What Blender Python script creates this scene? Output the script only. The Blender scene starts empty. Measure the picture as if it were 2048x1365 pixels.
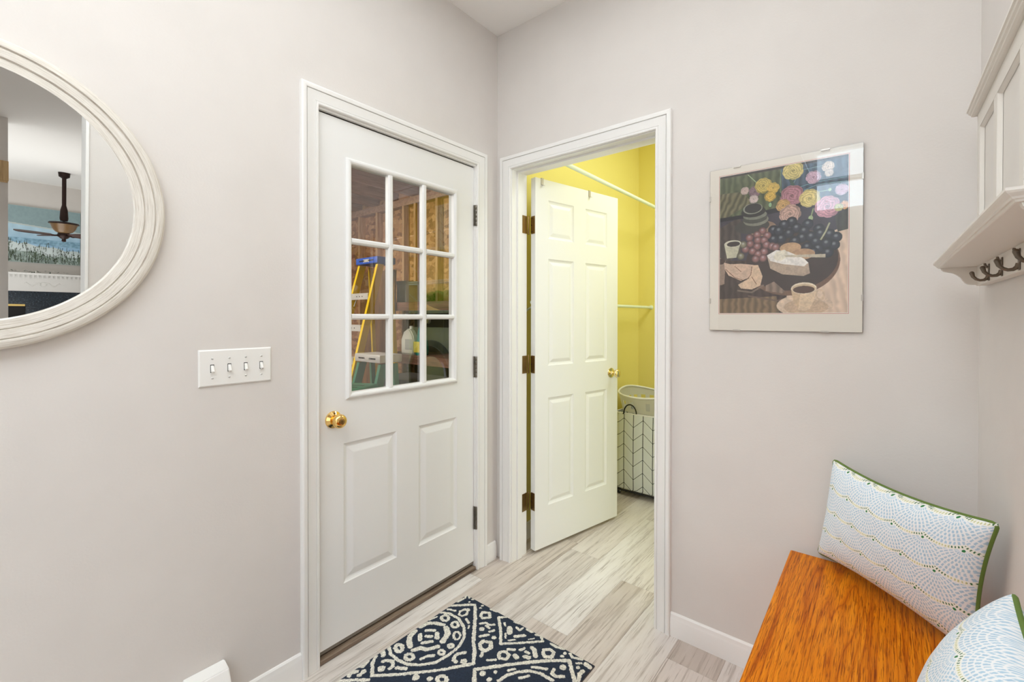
import bpy, bmesh, math, random
import numpy as np
from mathutils import Vector, Matrix
random.seed(7); np.random.seed(7)
SC = bpy.context.scene
COL = SC.collection

# ------------------------------------------------------------------ camera, world, lights, exposure
cam_d = bpy.data.cameras.new('camera'); cam = bpy.data.objects.new('camera', cam_d); COL.objects.link(cam)
CAM = Vector((1.6066, -1.8352, 1.2973)); YAW, PITCH, ROLL = 0.6865, -0.0069, 0.0008
fw = Vector((-math.sin(YAW)*math.cos(PITCH), math.cos(YAW)*math.cos(PITCH), math.sin(PITCH)))
rt = Vector((math.cos(YAW), math.sin(YAW), 0)); up = rt.cross(fw)
rt2 = rt*math.cos(ROLL)+up*math.sin(ROLL); up2 = -rt*math.sin(ROLL)+up*math.cos(ROLL)
M = Matrix((rt2, up2, -fw)).transposed().to_4x4(); M.translation = CAM
cam.matrix_world = M
cam_d.sensor_width = 36; cam_d.lens = 901.63*36/2048; cam_d.shift_y = -(682.5-640.99)/2048; cam_d.clip_start = 0.02
SC.camera = cam

w = bpy.data.worlds.new('world'); SC.world = w; w.use_nodes = True
nt = w.node_tree; bg = nt.nodes['Background']
bg.inputs[0].default_value = (0.72, 0.84, 1.0, 1); bg.inputs[1].default_value = 8.0

def area(name, loc, rot, sx, sy, power, col=(1, 1, 1), spread=180):
    l = bpy.data.lights.new(name, 'AREA'); l.shape = 'RECTANGLE'; l.size = sx; l.size_y = sy
    l.energy = power; l.color = col; l.spread = math.radians(spread)
    o = bpy.data.objects.new(name, l); COL.objects.link(o); o.location = loc; o.rotation_euler = rot
    return o
area('mudroom_ceiling_light', (1.02, -1.55, 2.79), (0, 0, 0), 1.3, 2.2, 17, (0.92, 0.965, 1.0))
area('bounce_flash_fill', (1.1, -2.4, 2.05), (math.pi, 0, 0), 0.8, 0.8, 15, (0.92, 0.965, 1.0), 130)  # added fill behind the camera, stands in for bounced flash
area('living_room_opening_fill', (2.3, -2.9, 1.25), (0, math.radians(90), math.radians(0)), 2.0, 1.1, 9, (0.92, 0.97, 1.0))  # added fill, stands in for daylight from the living room
area('laundry_ceiling_light', (1.15, 0.85, 2.76), (0, 0, 0), 0.6, 0.6, 12, (0.86, 0.95, 1.0))
area('laundry_side_fill', (2.88, 0.9, 1.0), (0, math.radians(90), 0), 1.6, 1.1, 20, (0.86, 0.93, 1.0))  # added fill to brighten the laundry, the wall has no window here
area('garage_ceiling_light', (-2.6, -1.6, 2.70), (math.radians(38), 0, 0), 1.2, 1.2, 115, (1.0, 0.90, 0.80))
area('living_room_bounce_fill', (5.4, -2.1, 0.6), (math.pi, 0, 0), 2.6, 2.0, 42, (0.97, 0.99, 1.0))  # added fill, aimed upwards so the mirror does not show it

vs = SC.view_settings; vs.view_transform = 'Standard'; vs.look = 'None'; vs.gamma = 1; vs.use_curve_mapping = False
vs.exposure = 0.27
SC.cycles.max_bounces = 10; SC.cycles.diffuse_bounces = 6; SC.cycles.transparent_max_bounces = 12
SC.cycles.use_denoising = True; SC.cycles.sample_clamp_indirect = 6

# ------------------------------------------------------------------ material helpers
def lin(c):
    r = []
    for v in c[:3]:
        v = v/255.0
        r.append(v/12.92 if v <= 0.04045 else ((v+0.055)/1.055)**2.4)
    return (*r, 1.0)
def new_mat(name):
    m = bpy.data.materials.new(name); m.use_nodes = True
    return m, m.node_tree, m.node_tree.nodes['Principled BSDF']
def node(nt, t, **kw):
    n = nt.nodes.new(t)
    for k, v in kw.items():
        if k.startswith('i_'): n.inputs[k[2:].replace('_', ' ')].default_value = v
        else: setattr(n, k, v)
    return n
def coords(nt, scale=(1, 1, 1), rand=False, rot=(0, 0, 0)):
    tc = node(nt, 'ShaderNodeTexCoord'); mp = node(nt, 'ShaderNodeMapping')
    mp.inputs['Scale'].default_value = scale; mp.inputs['Rotation'].default_value = rot
    nt.links.new(tc.outputs['Object'], mp.inputs['Vector'])
    if rand:
        oi = node(nt, 'ShaderNodeObjectInfo'); mu = node(nt, 'ShaderNodeMath', operation='MULTIPLY'); mu.inputs[1].default_value = 37.0
        nt.links.new(oi.outputs['Random'], mu.inputs[0]); nt.links.new(mu.outputs[0], mp.inputs['Location'])
    return mp.outputs['Vector']
def ramp(nt, fac, stops):
    r = node(nt, 'ShaderNodeValToRGB'); el = r.color_ramp.elements
    el[0].position = stops[0][0]; el[0].color = lin(stops[0][1])
    el[1].position = stops[-1][0]; el[1].color = lin(stops[-1][1])
    for p, c in stops[1:-1]:
        e = el.new(p); e.color = lin(c)
    nt.links.new(fac, r.inputs['Fac']); return r.outputs['Color']
def add_bump(nt, b, height, strength, dist=0.002):
    bp = node(nt, 'ShaderNodeBump'); bp.inputs['Strength'].default_value = strength; bp.inputs['Distance'].default_value = dist
    nt.links.new(height, bp.inputs['Height']); nt.links.new(bp.outputs[0], b.inputs['Normal'])
def noise(nt, vec, scale, detail=2, rough=0.5, dist=0.0):
    n = node(nt, 'ShaderNodeTexNoise'); n.inputs['Scale'].default_value = scale; n.inputs['Detail'].default_value = detail
    n.inputs['Roughness'].default_value = rough; n.inputs['Distortion'].default_value = dist
    nt.links.new(vec, n.inputs['Vector']); return n.outputs['Fac']
def simple(name, c, rough=0.5, metal=0.0, bump=0.0, bscale=200, var=0.0, spec=None):
    m, nt, b = new_mat(name)
    b.inputs['Roughness'].default_value = rough; b.inputs['Metallic'].default_value = metal
    if spec is not None: b.inputs['Specular IOR Level'].default_value = spec
    v = coords(nt)
    if var:
        c2 = tuple(max(0, x*(1-var)) for x in c)
        nt.links.new(ramp(nt, noise(nt, v, 6, 3), [(0.35, c2), (0.65, c)]), b.inputs['Base Color'])
    else: b.inputs['Base Color'].default_value = lin(c)
    if bump: add_bump(nt, b, noise(nt, v, bscale, 2), bump, 0.001)
    return m
MT = {}
MT['wall'] = simple('greige_wall_paint', (221, 216, 211), 0.75, bump=0.25, bscale=160, var=0.012)
MT['ceiling'] = simple('ceiling_paint', (243, 241, 238), 0.85, bump=0.2, bscale=120)
MT['yellow'] = simple('yellow_wall_paint', (237, 224, 136), 0.7, bump=0.25, bscale=160)
MT['trim'] = simple('white_trim_paint', (238, 237, 234), 0.35, bump=0.05, bscale=60)
MT['door'] = simple('white_door_paint', (236, 236, 234), 0.4, bump=0.08, bscale=300)
MT['brass'] = simple('polished_brass', (244, 204, 128), 0.12, 1.0)
MT['brass_pale'] = simple('pale_polished_brass', (240, 222, 168), 0.12, 1.0)
MT['old_brass'] = simple('antique_brass', (168, 138, 88), 0.4, 1.0, bump=0.1, bscale=200, var=0.25)
MT['steel'] = simple('satin_nickel', (150, 144, 134), 0.3, 1.0, var=0.25)
MT['dark'] = simple('black_plastic', (22, 22, 24), 0.45)
MT['black'] = simple('black_metal', (14, 14, 16), 0.5)
MT['white_plastic'] = simple('white_plastic', (238, 237, 233), 0.3)
MT['hole'] = simple('dark_slot', (40, 38, 36), 0.8)
MT['rackwood'] = simple('painted_rack_wood', (226, 221, 213), 0.5, bump=0.1, bscale=40)
MT['rackunder'] = simple('rack_panel_paint', (222, 217, 210), 0.35, var=0.02)
MT['hook'] = simple('aged_pewter', (128, 116, 104), 0.32, 1.0, var=0.15)
MT['piping'] = simple('olive_green_piping', (98, 122, 52), 0.8, bump=0.3, bscale=800)
MT['rod'] = simple('white_enamel_rod', (226, 238, 226), 0.3)
MT['yellow_frp'] = simple('yellow_fibreglass', (232, 196, 20), 0.4)
MT['green_frp'] = simple('green_fibreglass', (60, 120, 92), 0.45)
MT['blue'] = simple('blue_plastic', (52, 92, 190), 0.4)
MT['alu'] = simple('aluminium', (214, 212, 208), 0.35, 0.3)
MT['green_plastic'] = simple('green_plastic', (10, 118, 78), 0.4)
MT['grey_cab'] = simple('dark_grey_cabinet', (62, 61, 62), 0.6, bump=0.1)
MT['washer'] = simple('pale_blue_grey_enamel', (196, 216, 230), 0.3)
MT['washer_dark'] = simple('smoked_glass', (20, 22, 26), 0.12)
MT['concrete'] = simple('concrete', (120, 116, 110), 0.9, bump=0.3, bscale=30, var=0.2)
MT['fanmetal'] = simple('oil_rubbed_bronze', (44, 28, 24), 0.4, 0.6)
MT['fanbowl'] = simple('amber_glass_bowl', (126, 98, 66), 0.3)
MT['fanblade'] = simple('dark_walnut_blade', (62, 30, 24), 0.4)
MT['gold'] = simple('gold_trim', (210, 180, 110), 0.3, 0.8)
MT['granite'] = None
MT['aluclip'] = simple('clear_clip', (196, 190, 182), 0.3, 0.4)

def wood(name, dark, mid, light, axis='y', scale=1.0, rough=0.45, rand=False, dist=1.5, bump=0.15):
    m, nt, b = new_mat(name); s = 26*scale; l = 1.6*scale
    sc = {'y': (s, l, s), 'x': (l, s, s), 'z': (s, s, l)}[axis]
    v = coords(nt, sc, rand)
    f = noise(nt, v, 1.0, 6, 0.62, dist)
    f2 = noise(nt, v, 6.0, 3, 0.6, 0.3)
    mx = node(nt, 'ShaderNodeMath', operation='MULTIPLY_ADD'); mx.inputs[1].default_value = 0.3
    nt.links.new(f2, mx.inputs[0]); nt.links.new(f, mx.inputs[2])
    nt.links.new(ramp(nt, mx.outputs[0], [(0.45, dark), (0.62, mid), (0.8, light)]), b.inputs['Base Color'])
    b.inputs['Roughness'].default_value = rough
    add_bump(nt, b, mx.outputs[0], bump, 0.001)
    return m
MT['stud'] = wood('pine_stud', (150, 112, 78), (196, 154, 112), (214, 178, 138), 'z')
MT['joist'] = wood('pine_joist', (140, 104, 82), (172, 134, 110), (190, 152, 126), 'y')
MT['shelfboard'] = wood('stained_shelf_board', (84, 58, 48), (112, 78, 66), (130, 94, 80), 'x')
MT['ply'] = wood('dark_plywood', (66, 44, 18), (100, 70, 30), (122, 88, 44), 'z')
MT['threshold'] = wood('worn_oak_threshold', (70, 54, 42), (112, 94, 78), (140, 122, 104), 'y')
MT['tan'] = wood('tan_wood', (176, 144, 98), (204, 172, 124), (216, 184, 138), 'z')

def floor_mat():
    m, nt, b = new_mat('whitewashed_vinyl_plank')
    oi = node(nt, 'ShaderNodeObjectInfo')
    v = coords(nt, (46, 2.0, 46), True)
    f = noise(nt, v, 1.0, 9, 0.7, 0.35)
    v2 = coords(nt, (5, 0.9, 5), True)
    g = noise(nt, v2, 1.2, 4, 0.55, 0.8)
    v3 = coords(nt, (150, 4.5, 150), True)
    h = noise(nt, v3, 1.0, 6, 0.65, 0.3)
    base = ramp(nt, g, [(0.3, (204, 196, 189)), (0.45, (224, 218, 213)), (0.62, (236, 232, 228)), (0.8, (228, 222, 218))])
    streak = ramp(nt, f, [(0.30, (138, 126, 116)), (0.40, (186, 177, 168)), (0.48, (240, 238, 235)), (0.8, (255, 255, 255))])
    fine = ramp(nt, h, [(0.30, (128, 118, 110)), (0.385, (206, 200, 194)), (0.44, (255, 255, 255)), (0.9, (255, 255, 255))])
    m1 = node(nt, 'ShaderNodeMix', data_type='RGBA', blend_type='MULTIPLY'); m1.inputs[0].default_value = 0.55
    nt.links.new(base, m1.inputs[6]); nt.links.new(streak, m1.inputs[7])
    m2 = node(nt, 'ShaderNodeMix', data_type='RGBA', blend_type='MULTIPLY'); m2.inputs[0].default_value = 0.65
    nt.links.new(m1.outputs[2], m2.inputs[6]); nt.links.new(fine, m2.inputs[7])
    tint = ramp(nt, oi.outputs['Random'], [(0.0, (236, 229, 223)), (0.35, (248, 246, 244)), (0.75, (255, 255, 255)), (1.0, (238, 231, 226))])
    m3 = node(nt, 'ShaderNodeMix', data_type='RGBA', blend_type='MULTIPLY'); m3.inputs[0].default_value = 1.0
    nt.links.new(m2.outputs[2], m3.inputs[6]); nt.links.new(tint, m3.inputs[7])
    nt.links.new(m3.outputs[2], b.inputs['Base Color'])
    b.inputs['Roughness'].default_value = 0.42
    add_bump(nt, b, h, 0.12, 0.001)
    return m
MT['plank'] = floor_mat()

def oak_mat():
    m, nt, b = new_mat('honey_stained_oak')
    v = coords(nt, (1, 1, 1))
    # large cathedral figure: warped elongated rings
    vv = coords(nt, (10.0, 0.55, 1))
    n1 = noise(nt, vv, 1.0, 2.0, 0.4, 0.25)
    mu = node(nt, 'ShaderNodeMath', operation='MULTIPLY'); mu.inputs[1].default_value = 16.0; nt.links.new(n1, mu.inputs[0])
    fr = node(nt, 'ShaderNodeMath', operation='FRACT'); nt.links.new(mu.outputs[0], fr.inputs[0])
    vp = coords(nt, (400, 15, 400)); pores = noise(nt, vp, 1.0, 4, 0.6, 0.4)
    vf = coords(nt, (70, 3, 70)); fine = noise(nt, vf, 1.0, 5, 0.6, 0.6)
    ring = ramp(nt, fr.outputs[0], [(0.0, (208, 112, 8)), (0.10, (228, 132, 14)), (0.65, (238, 146, 24)), (0.9, (224, 128, 12)), (1.0, (182, 88, 5))])
    pc = ramp(nt, pores, [(0.38, (140, 98, 66)), (0.5, (255, 255, 255))])
    fc = ramp(nt, fine, [(0.3, (214, 186, 158)), (0.6, (255, 255, 255))])
    m1 = node(nt, 'ShaderNodeMix', data_type='RGBA', blend_type='MULTIPLY'); m1.inputs[0].default_value = 0.75
    nt.links.new(ring, m1.inputs[6]); nt.links.new(pc, m1.inputs[7])
    m2 = node(nt, 'ShaderNodeMix', data_type='RGBA', blend_type='MULTIPLY'); m2.inputs[0].default_value = 0.8
    nt.links.new(m1.outputs[2], m2.inputs[6]); nt.links.new(fc, m2.inputs[7])
    nt.links.new(m2.outputs[2], b.inputs['Base Color'])
    b.inputs['Roughness'].default_value = 0.4; b.inputs['Specular IOR Level'].default_value = 0.1
    add_bump(nt, b, pores, 0.15, 0.0006)
    return m
MT['oak'] = oak_mat()

def osb_mat():
    m, nt, b = new_mat('oriented_strand_board')
    v = coords(nt, (14, 14, 22)); vo = node(nt, 'ShaderNodeTexVoronoi'); vo.inputs['Scale'].default_value = 1.6
    wv = node(nt, 'ShaderNodeMix', data_type='VECTOR'); n = node(nt, 'ShaderNodeTexNoise'); n.inputs['Scale'].default_value = 2.0
    nt.links.new(v, n.inputs['Vector']); wv.inputs[0].default_value = 0.35
    nt.links.new(v, wv.inputs[4]); nt.links.new(n.outputs['Color'], wv.inputs[5]); nt.links.new(wv.outputs[1], vo.inputs['Vector'])
    sep = node(nt, 'ShaderNodeSeparateColor'); nt.links.new(vo.outputs['Color'], sep.inputs[0])
    nt.links.new(ramp(nt, sep.outputs[0], [(0.0, (128, 84, 52)), (0.4, (172, 122, 80)), (1.0, (204, 158, 112))]), b.inputs['Base Color'])
    b.inputs['Roughness'].default_value = 0.7
    return m
MT['osb'] = osb_mat()

def granite():
    m, nt, b = new_mat('blue_black_granite'); v = coords(nt)
    nt.links.new(ramp(nt, noise(nt, v, 60, 4, 0.7), [(0.35, (14, 24, 34)), (0.55, (36, 52, 66)), (0.7, (90, 106, 118))]), b.inputs['Base Color'])
    b.inputs['Roughness'].default_value = 0.25; return m
MT['granite'] = granite()

def chevron_mat(name, base=(228, 232, 228)):
    # black chevron print on pale fabric: columns 0.066 m, zig-zag rows 0.094 m, from object space x (or y) and z
    m, nt, b = new_mat(name)
    tc = node(nt, 'ShaderNodeTexCoord'); sp = node(nt, 'ShaderNodeSeparateXYZ'); nt.links.new(tc.outputs['Object'], sp.inputs[0])
    def mth(op, a, c=None, d=None):
        n = node(nt, 'ShaderNodeMath', operation=op)
        for i, s in enumerate((a, c, d)):
            if s is None: continue
            if isinstance(s, (int, float)): n.inputs[i].default_value = s
            else: nt.links.new(s, n.inputs[i])
        return n.outputs[0]
    uu = mth('ADD', sp.outputs[0], sp.outputs[1])
    col = mth('DIVIDE', uu, 0.072)
    fc = mth('FRACT', col)
    lv = mth('LESS_THAN', mth('ABSOLUTE', mth('SUBTRACT', fc, 0.5)), 0.035)
    tri = mth('PINGPONG', mth('ADD', col, 0.5), 1.0)
    zz = mth('DIVIDE', mth('ADD', sp.outputs[2], mth('MULTIPLY', tri, 0.062)), 0.094)
    lz = mth('LESS_THAN', mth('FRACT', zz), 0.045)
    mx = mth('MAXIMUM', lv, lz)
    mix = node(nt, 'ShaderNodeMix', data_type='RGBA'); nt.links.new(mx, mix.inputs[0])
    mix.inputs[6].default_value = lin(base); mix.inputs[7].default_value = lin((26, 28, 32))
    nt.links.new(mix.outputs[2], b.inputs['Base Color']); b.inputs['Roughness'].default_value = 0.85
    return m
MT['chevron'] = chevron_mat('chevron_print_fabric')

def glass_mat(name, tint=(1, 1, 1, 1), boost=1.6):
    m = bpy.data.materials.new(name); m.use_nodes = True; nt = m.node_tree; nt.nodes.clear()
    out = node(nt, 'ShaderNodeOutputMaterial'); tr = node(nt, 'ShaderNodeBsdfTransparent'); gl = node(nt, 'ShaderNodeBsdfGlossy')
    tr.inputs[0].default_value = tint; gl.inputs['Roughness'].default_value = 0.0
    fr = node(nt, 'ShaderNodeFresnel'); fr.inputs[0].default_value = 1.5
    mu = node(nt, 'ShaderNodeMath', operation='MULTIPLY', use_clamp=True); mu.inputs[1].default_value = boost
    mx = node(nt, 'ShaderNodeMixShader'); ge = node(nt, 'ShaderNodeNewGeometry'); iv = node(nt, 'ShaderNodeMath', operation='SUBTRACT'); iv.inputs[0].default_value = 1.0
    m2 = node(nt, 'ShaderNodeMath', operation='MULTIPLY'); nt.links.new(ge.outputs['Backfacing'], iv.inputs[1])
    nt.links.new(fr.outputs[0], mu.inputs[0]); nt.links.new(mu.outputs[0], m2.inputs[0]); nt.links.new(iv.outputs[0], m2.inputs[1]); nt.links.new(m2.outputs[0], mx.inputs[0])
    nt.links.new(tr.outputs[0], mx.inputs[1]); nt.links.new(gl.outputs[0], mx.inputs[2]); nt.links.new(mx.outputs[0], out.inputs[0])
    return m
MT['pane'] = glass_mat('window_glass', (0.95, 0.97, 0.96, 1), 3.8)
MT['picglass'] = glass_mat('picture_glass', (0.98, 0.985, 0.98, 1), 2.0)
m, nt_, b_ = new_mat('mirror_silvering'); b_.inputs['Metallic'].default_value = 1; b_.inputs['Roughness'].default_value = 0.0
b_.inputs['Base Color'].default_value = (0.86, 0.87, 0.86, 1); MT['mirror'] = m

def vcol_mat(name, rough=0.8, bump=0, bscale=900, sheen=0):
    m, nt, b = new_mat(name); a = node(nt, 'ShaderNodeAttribute', attribute_name='Col'); nt.links.new(a.outputs['Color'], b.inputs['Base Color'])
    b.inputs['Roughness'].default_value = rough
    if bump: add_bump(nt, b, noise(nt, coords(nt), bscale, 2), bump, 0.002)
    return m
MT['print'] = vcol_mat('printed_paper', 0.6)
MT['rug'] = vcol_mat('tufted_pile', 0.95, 0.9, 500)
MT['cushion'] = vcol_mat('printed_cotton', 0.85, 0.15, 1500)

# whitewashed mirror frame with brushed grain running round the ring
def frame_mat():
    m, nt, b = new_mat('brushed_whitewash_frame')
    tc = node(nt, 'ShaderNodeTexCoord'); sp = node(nt, 'ShaderNodeSeparateXYZ'); nt.links.new(tc.outputs['Object'], sp.inputs[0])
    at = node(nt, 'ShaderNodeMath', operation='ARCTAN2'); nt.links.new(sp.outputs[1], at.inputs[0]); nt.links.new(sp.outputs[2], at.inputs[1])
    p = node(nt, 'ShaderNodeVectorMath', operation='LENGTH'); cm = node(nt, 'ShaderNodeCombineXYZ')
    nt.links.new(sp.outputs[1], cm.inputs[0]); nt.links.new(sp.outputs[2], cm.inputs[1]); nt.links.new(cm.outputs[0], p.inputs[0])
    c2 = node(nt, 'ShaderNodeCombineXYZ'); s1 = node(nt, 'ShaderNodeMath', operation='MULTIPLY'); s1.inputs[1].default_value = 500
    s2 = node(nt, 'ShaderNodeMath', operation='MULTIPLY'); s2.inputs[1].default_value = 5
    nt.links.new(p.outputs['Value'], s1.inputs[0]); nt.links.new(at.outputs[0], s2.inputs[0]); nt.links.new(s1.outputs[0], c2.inputs[0]); nt.links.new(s2.outputs[0], c2.inputs[1])
    f = noise(nt, c2.outputs[0], 1.0, 4, 0.6, 0.3)
    nt.links.new(ramp(nt, f, [(0.3, (196, 188, 176)), (0.5, (222, 216, 206)), (0.7, (232, 228, 220))]), b.inputs['Base Color'])
    b.inputs['Roughness'].default_value = 0.6; add_bump(nt, b, f, 0.5, 0.002); return m
MT['mframe'] = frame_mat()

# ------------------------------------------------------------------ object helpers
BASE = {}
def tag(o, label=None, cat=None, group=None, kind=None):
    if label: o['label'] = label
    if cat: o['category'] = cat
    if group: o['group'] = group
    if kind: o['kind'] = kind
    return o
def thing(name, loc, label=None, cat=None, group=None, kind=None, rotz=0):
    o = bpy.data.objects.new(name, None); COL.objects.link(o); o.location = loc; o.rotation_euler = (0, 0, rotz); o.empty_display_size = 0.05
    BASE[o.name] = Vector((0, 0, 0)) if rotz else Vector(loc)
    if rotz: o['_local'] = 1
    return tag(o, label, cat, group, kind)
def link(name, me, mat, parent=None, local=None):
    """verts are in world space (or in the local space of a rotated thing); the mesh is shifted to its parent's base"""
    o = bpy.data.objects.new(name, me); COL.objects.link(o)
    if mat is not None: me.materials.append(mat)
    if parent is not None:
        b = BASE.get(parent.name, Vector((0, 0, 0))); o.parent = parent
        if b.length: me.transform(Matrix.Translation(-b))
        BASE[o.name] = b
    else:
        c = sum((v.co for v in me.vertices), Vector())/max(1, len(me.vertices)); zmin = min(v.co.z for v in me.vertices)
        b = Vector((c.x, c.y, zmin)); me.transform(Matrix.Translation(-b)); o.location = b; BASE[o.name] = b
    return o
def bm_obj(name, bm, mat, parent=None, smooth=False, sharp=35):
    bmesh.ops.recalc_face_normals(bm, faces=bm.faces)
    me = bpy.data.meshes.new(name); bm.to_mesh(me); bm.free()
    if smooth:
        for p in me.polygons: p.use_smooth = True
        me.set_sharp_from_angle(angle=math.radians(sharp))
    return link(name, me, mat, parent)
def bx(bm, x0, x1, y0, y1, z0, z1, bev=0, seg=1):
    r = bmesh.ops.create_cube(bm, size=1)
    vs = r['verts']
    for v in vs: v.co = Vector(((x0+x1)/2+v.co.x*(x1-x0), (y0+y1)/2+v.co.y*(y1-y0), (z0+z1)/2+v.co.z*(z1-z0)))
    if bev:
        es = list({e for v in vs for e in v.link_edges})
        bmesh.ops.bevel(bm, geom=es, offset=bev, segments=seg, affect='EDGES', profile=0.5)
    return vs
def box(name, dims, mat, parent=None, bev=0, seg=1):
    bm = bmesh.new(); bx(bm, *dims, bev, seg); return bm_obj(name, bm, mat, parent, smooth=seg > 1)
def frame_of(d):
    d = Vector(d).normalized(); a = Vector((0, 0, 1)) if abs(d.z) < 0.9 else Vector((1, 0, 0))
    u = d.cross(a).normalized(); v = d.cross(u).normalized(); return u, v
def tube(bm, pts, rads, n=10, cap=True, closed=False):
    pts = [Vector(p) for p in pts]
    if isinstance(rads, (int, float)): rads = [rads]*len(pts)
    rings = []; N = len(pts); u = None
    for i, p in enumerate(pts):
        if closed: d = pts[(i+1) % N]-pts[i-1]
        else: d = pts[min(i+1, N-1)]-pts[max(i-1, 0)]
        d.normalize()
        if u is None: u, v = frame_of(d)
        else:
            u = (u-d*u.dot(d)).normalized(); v = d.cross(u)
        v = d.cross(u).normalized()
        rings.append([bm.verts.new(p+(u*math.cos(2*math.pi*k/n)+v*math.sin(2*math.pi*k/n))*rads[i]) for k in range(n)])
    for i in range(N if closed else N-1):
        a, b = rings[i], rings[(i+1) % N]
        for k in range(n): bm.faces.new((a[k], a[(k+1) % n], b[(k+1) % n], b[k]))
    if cap and not closed:
        bm.faces.new(rings[0][::-1]); bm.faces.new(rings[-1])
def lathe(bm, prof, center, axis, n=32, close=False):
    """prof: (radius, distance along axis)"""
    c = Vector(center); ax = Vector(axis).normalized(); u, v = frame_of(ax); rings = []
    for r, h in prof:
        if r < 1e-6: rings.append([bm.verts.new(c+ax*h)])
        else: rings.append([bm.verts.new(c+ax*h+(u*math.cos(2*math.pi*k/n)+v*math.sin(2*math.pi*k/n))*r) for k in range(n)])
    R = len(rings)
    for i in range(R if close else R-1):
        a, b = rings[i], rings[(i+1) % R]
        if len(a) == 1 and len(b) == 1: continue
        for k in range(n):
            k2 = (k+1) % n
            if len(a) == 1: bm.faces.new((a[0], b[k2], b[k]))
            elif len(b) == 1: bm.faces.new((a[k], a[k2], b[0]))
            else: bm.faces.new((a[k], a[k2], b[k2], b[k]))
def prism(bm, poly, axis, a0, a1):
    """extrude a 2D polygon along an axis: 'x' -> poly is (y,z); 'y' -> (x,z); 'z' -> (x,y)"""
    def P(p, a): return {'x': (a, p[0], p[1]), 'y': (p[0], a, p[1]), 'z': (p[0], p[1], a)}[axis]
    A = [bm.verts.new(P(p, a0)) for p in poly]; B = [bm.verts.new(P(p, a1)) for p in poly]; n = len(poly)
    for i in range(n): bm.faces.new((A[i], A[(i+1) % n], B[(i+1) % n], B[i]))
    bm.faces.new(A[::-1]); bm.faces.new(B)
def holed(name, axis, a0, a1, u0, u1, z0, z1, holes, mat, parent=None):
    """one connected slab perpendicular to axis with rectangular through holes (u0,u1,z0,z1)"""
    us = sorted({u0, u1, *[h[0] for h in holes], *[h[1] for h in holes]}); zs = sorted({z0, z1, *[h[2] for h in holes], *[h[3] for h in holes]})
    us = [u for u in us if u0 <= u <= u1]; zs = [z for z in zs if z0 <= z <= z1]
    def P(a, u, z): return (a, u, z) if axis == 'x' else ((u, a, z) if axis == 'y' else (u, z, a))
    bm = bmesh.new(); V = {}
    def vt(s, i, j):
        if (s, i, j) not in V: V[(s, i, j)] = bm.verts.new(P(a0 if s == 0 else a1, us[i], zs[j]))
        return V[(s, i, j)]
    def solid(i, j):
        if i < 0 or j < 0 or i >= len(us)-1 or j >= len(zs)-1: return False
        cu, cz = (us[i]+us[i+1])/2, (zs[j]+zs[j+1])/2
        return not any(h[0] < cu < h[1] and h[2] < cz < h[3] for h in holes)
    for i in range(len(us)-1):
        for j in range(len(zs)-1):
            if not solid(i, j): continue
            for s in (0, 1):
                f = [vt(s, i, j), vt(s, i+1, j), vt(s, i+1, j+1), vt(s, i, j+1)]; bm.faces.new(f if s else f[::-1])
            if not solid(i-1, j): bm.faces.new((vt(0, i, j), vt(0, i, j+1), vt(1, i, j+1), vt(1, i, j)))
            if not solid(i+1, j): bm.faces.new((vt(0, i+1, j), vt(0, i+1, j+1), vt(1, i+1, j+1), vt(1, i+1, j)))
            if not solid(i, j-1): bm.faces.new((vt(0, i, j), vt(0, i+1, j), vt(1, i+1, j), vt(1, i, j)))
            if not solid(i, j+1): bm.faces.new((vt(0, i, j+1), vt(0, i+1, j+1), vt(1, i+1, j+1), vt(1, i, j+1)))
    return bm_obj(name, bm, mat, parent)
def casing(name, P, u0, u1, ztop, prof, mat, parent=None, zbot=0.0):
    """door casing: profile (w outward, d proud) swept round an opening with mitred corners; P(u, z, d) -> world"""
    bm = bmesh.new(); rows = []
    for w_, d_ in prof:
        rows.append([bm.verts.new(P(*q, d_)) for q in ((u0-w_, zbot), (u0-w_, ztop+w_), (u1+w_, ztop+w_), (u1+w_, zbot))])
    n = len(rows)
    for i in range(n):
        a, b = rows[i], rows[(i+1) % n]
        for k in range(3): bm.faces.new((a[k], a[k+1], b[k+1], b[k]))
    bm.faces.new([r[0] for r in rows]); bm.faces.new([r[3] for r in rows][::-1])
    return bm_obj(name, bm, mat, parent, smooth=True, sharp=25)
CAS = [(0, 0), (0, .010), (.003, .0125), (.010, .0125), (.0105, .0090), (.0125, .0090), (.0132, .0108), (.020, .011), (.032, .0135), (.042, .0155), (.0452, .0165), (.0458, .0120), (.0478, .0120), (.0486, .0185), (.054, .020), (.062, .020), (.066, .0175), (.067, .014), (.067, 0)]
def base_prof():  # (depth, z)
    return [(0, 0), (.013, 0), (.013, .068), (.011, .074), (.010, .078), (.008, .088), (.004, .093), (0, .094)]

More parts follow.
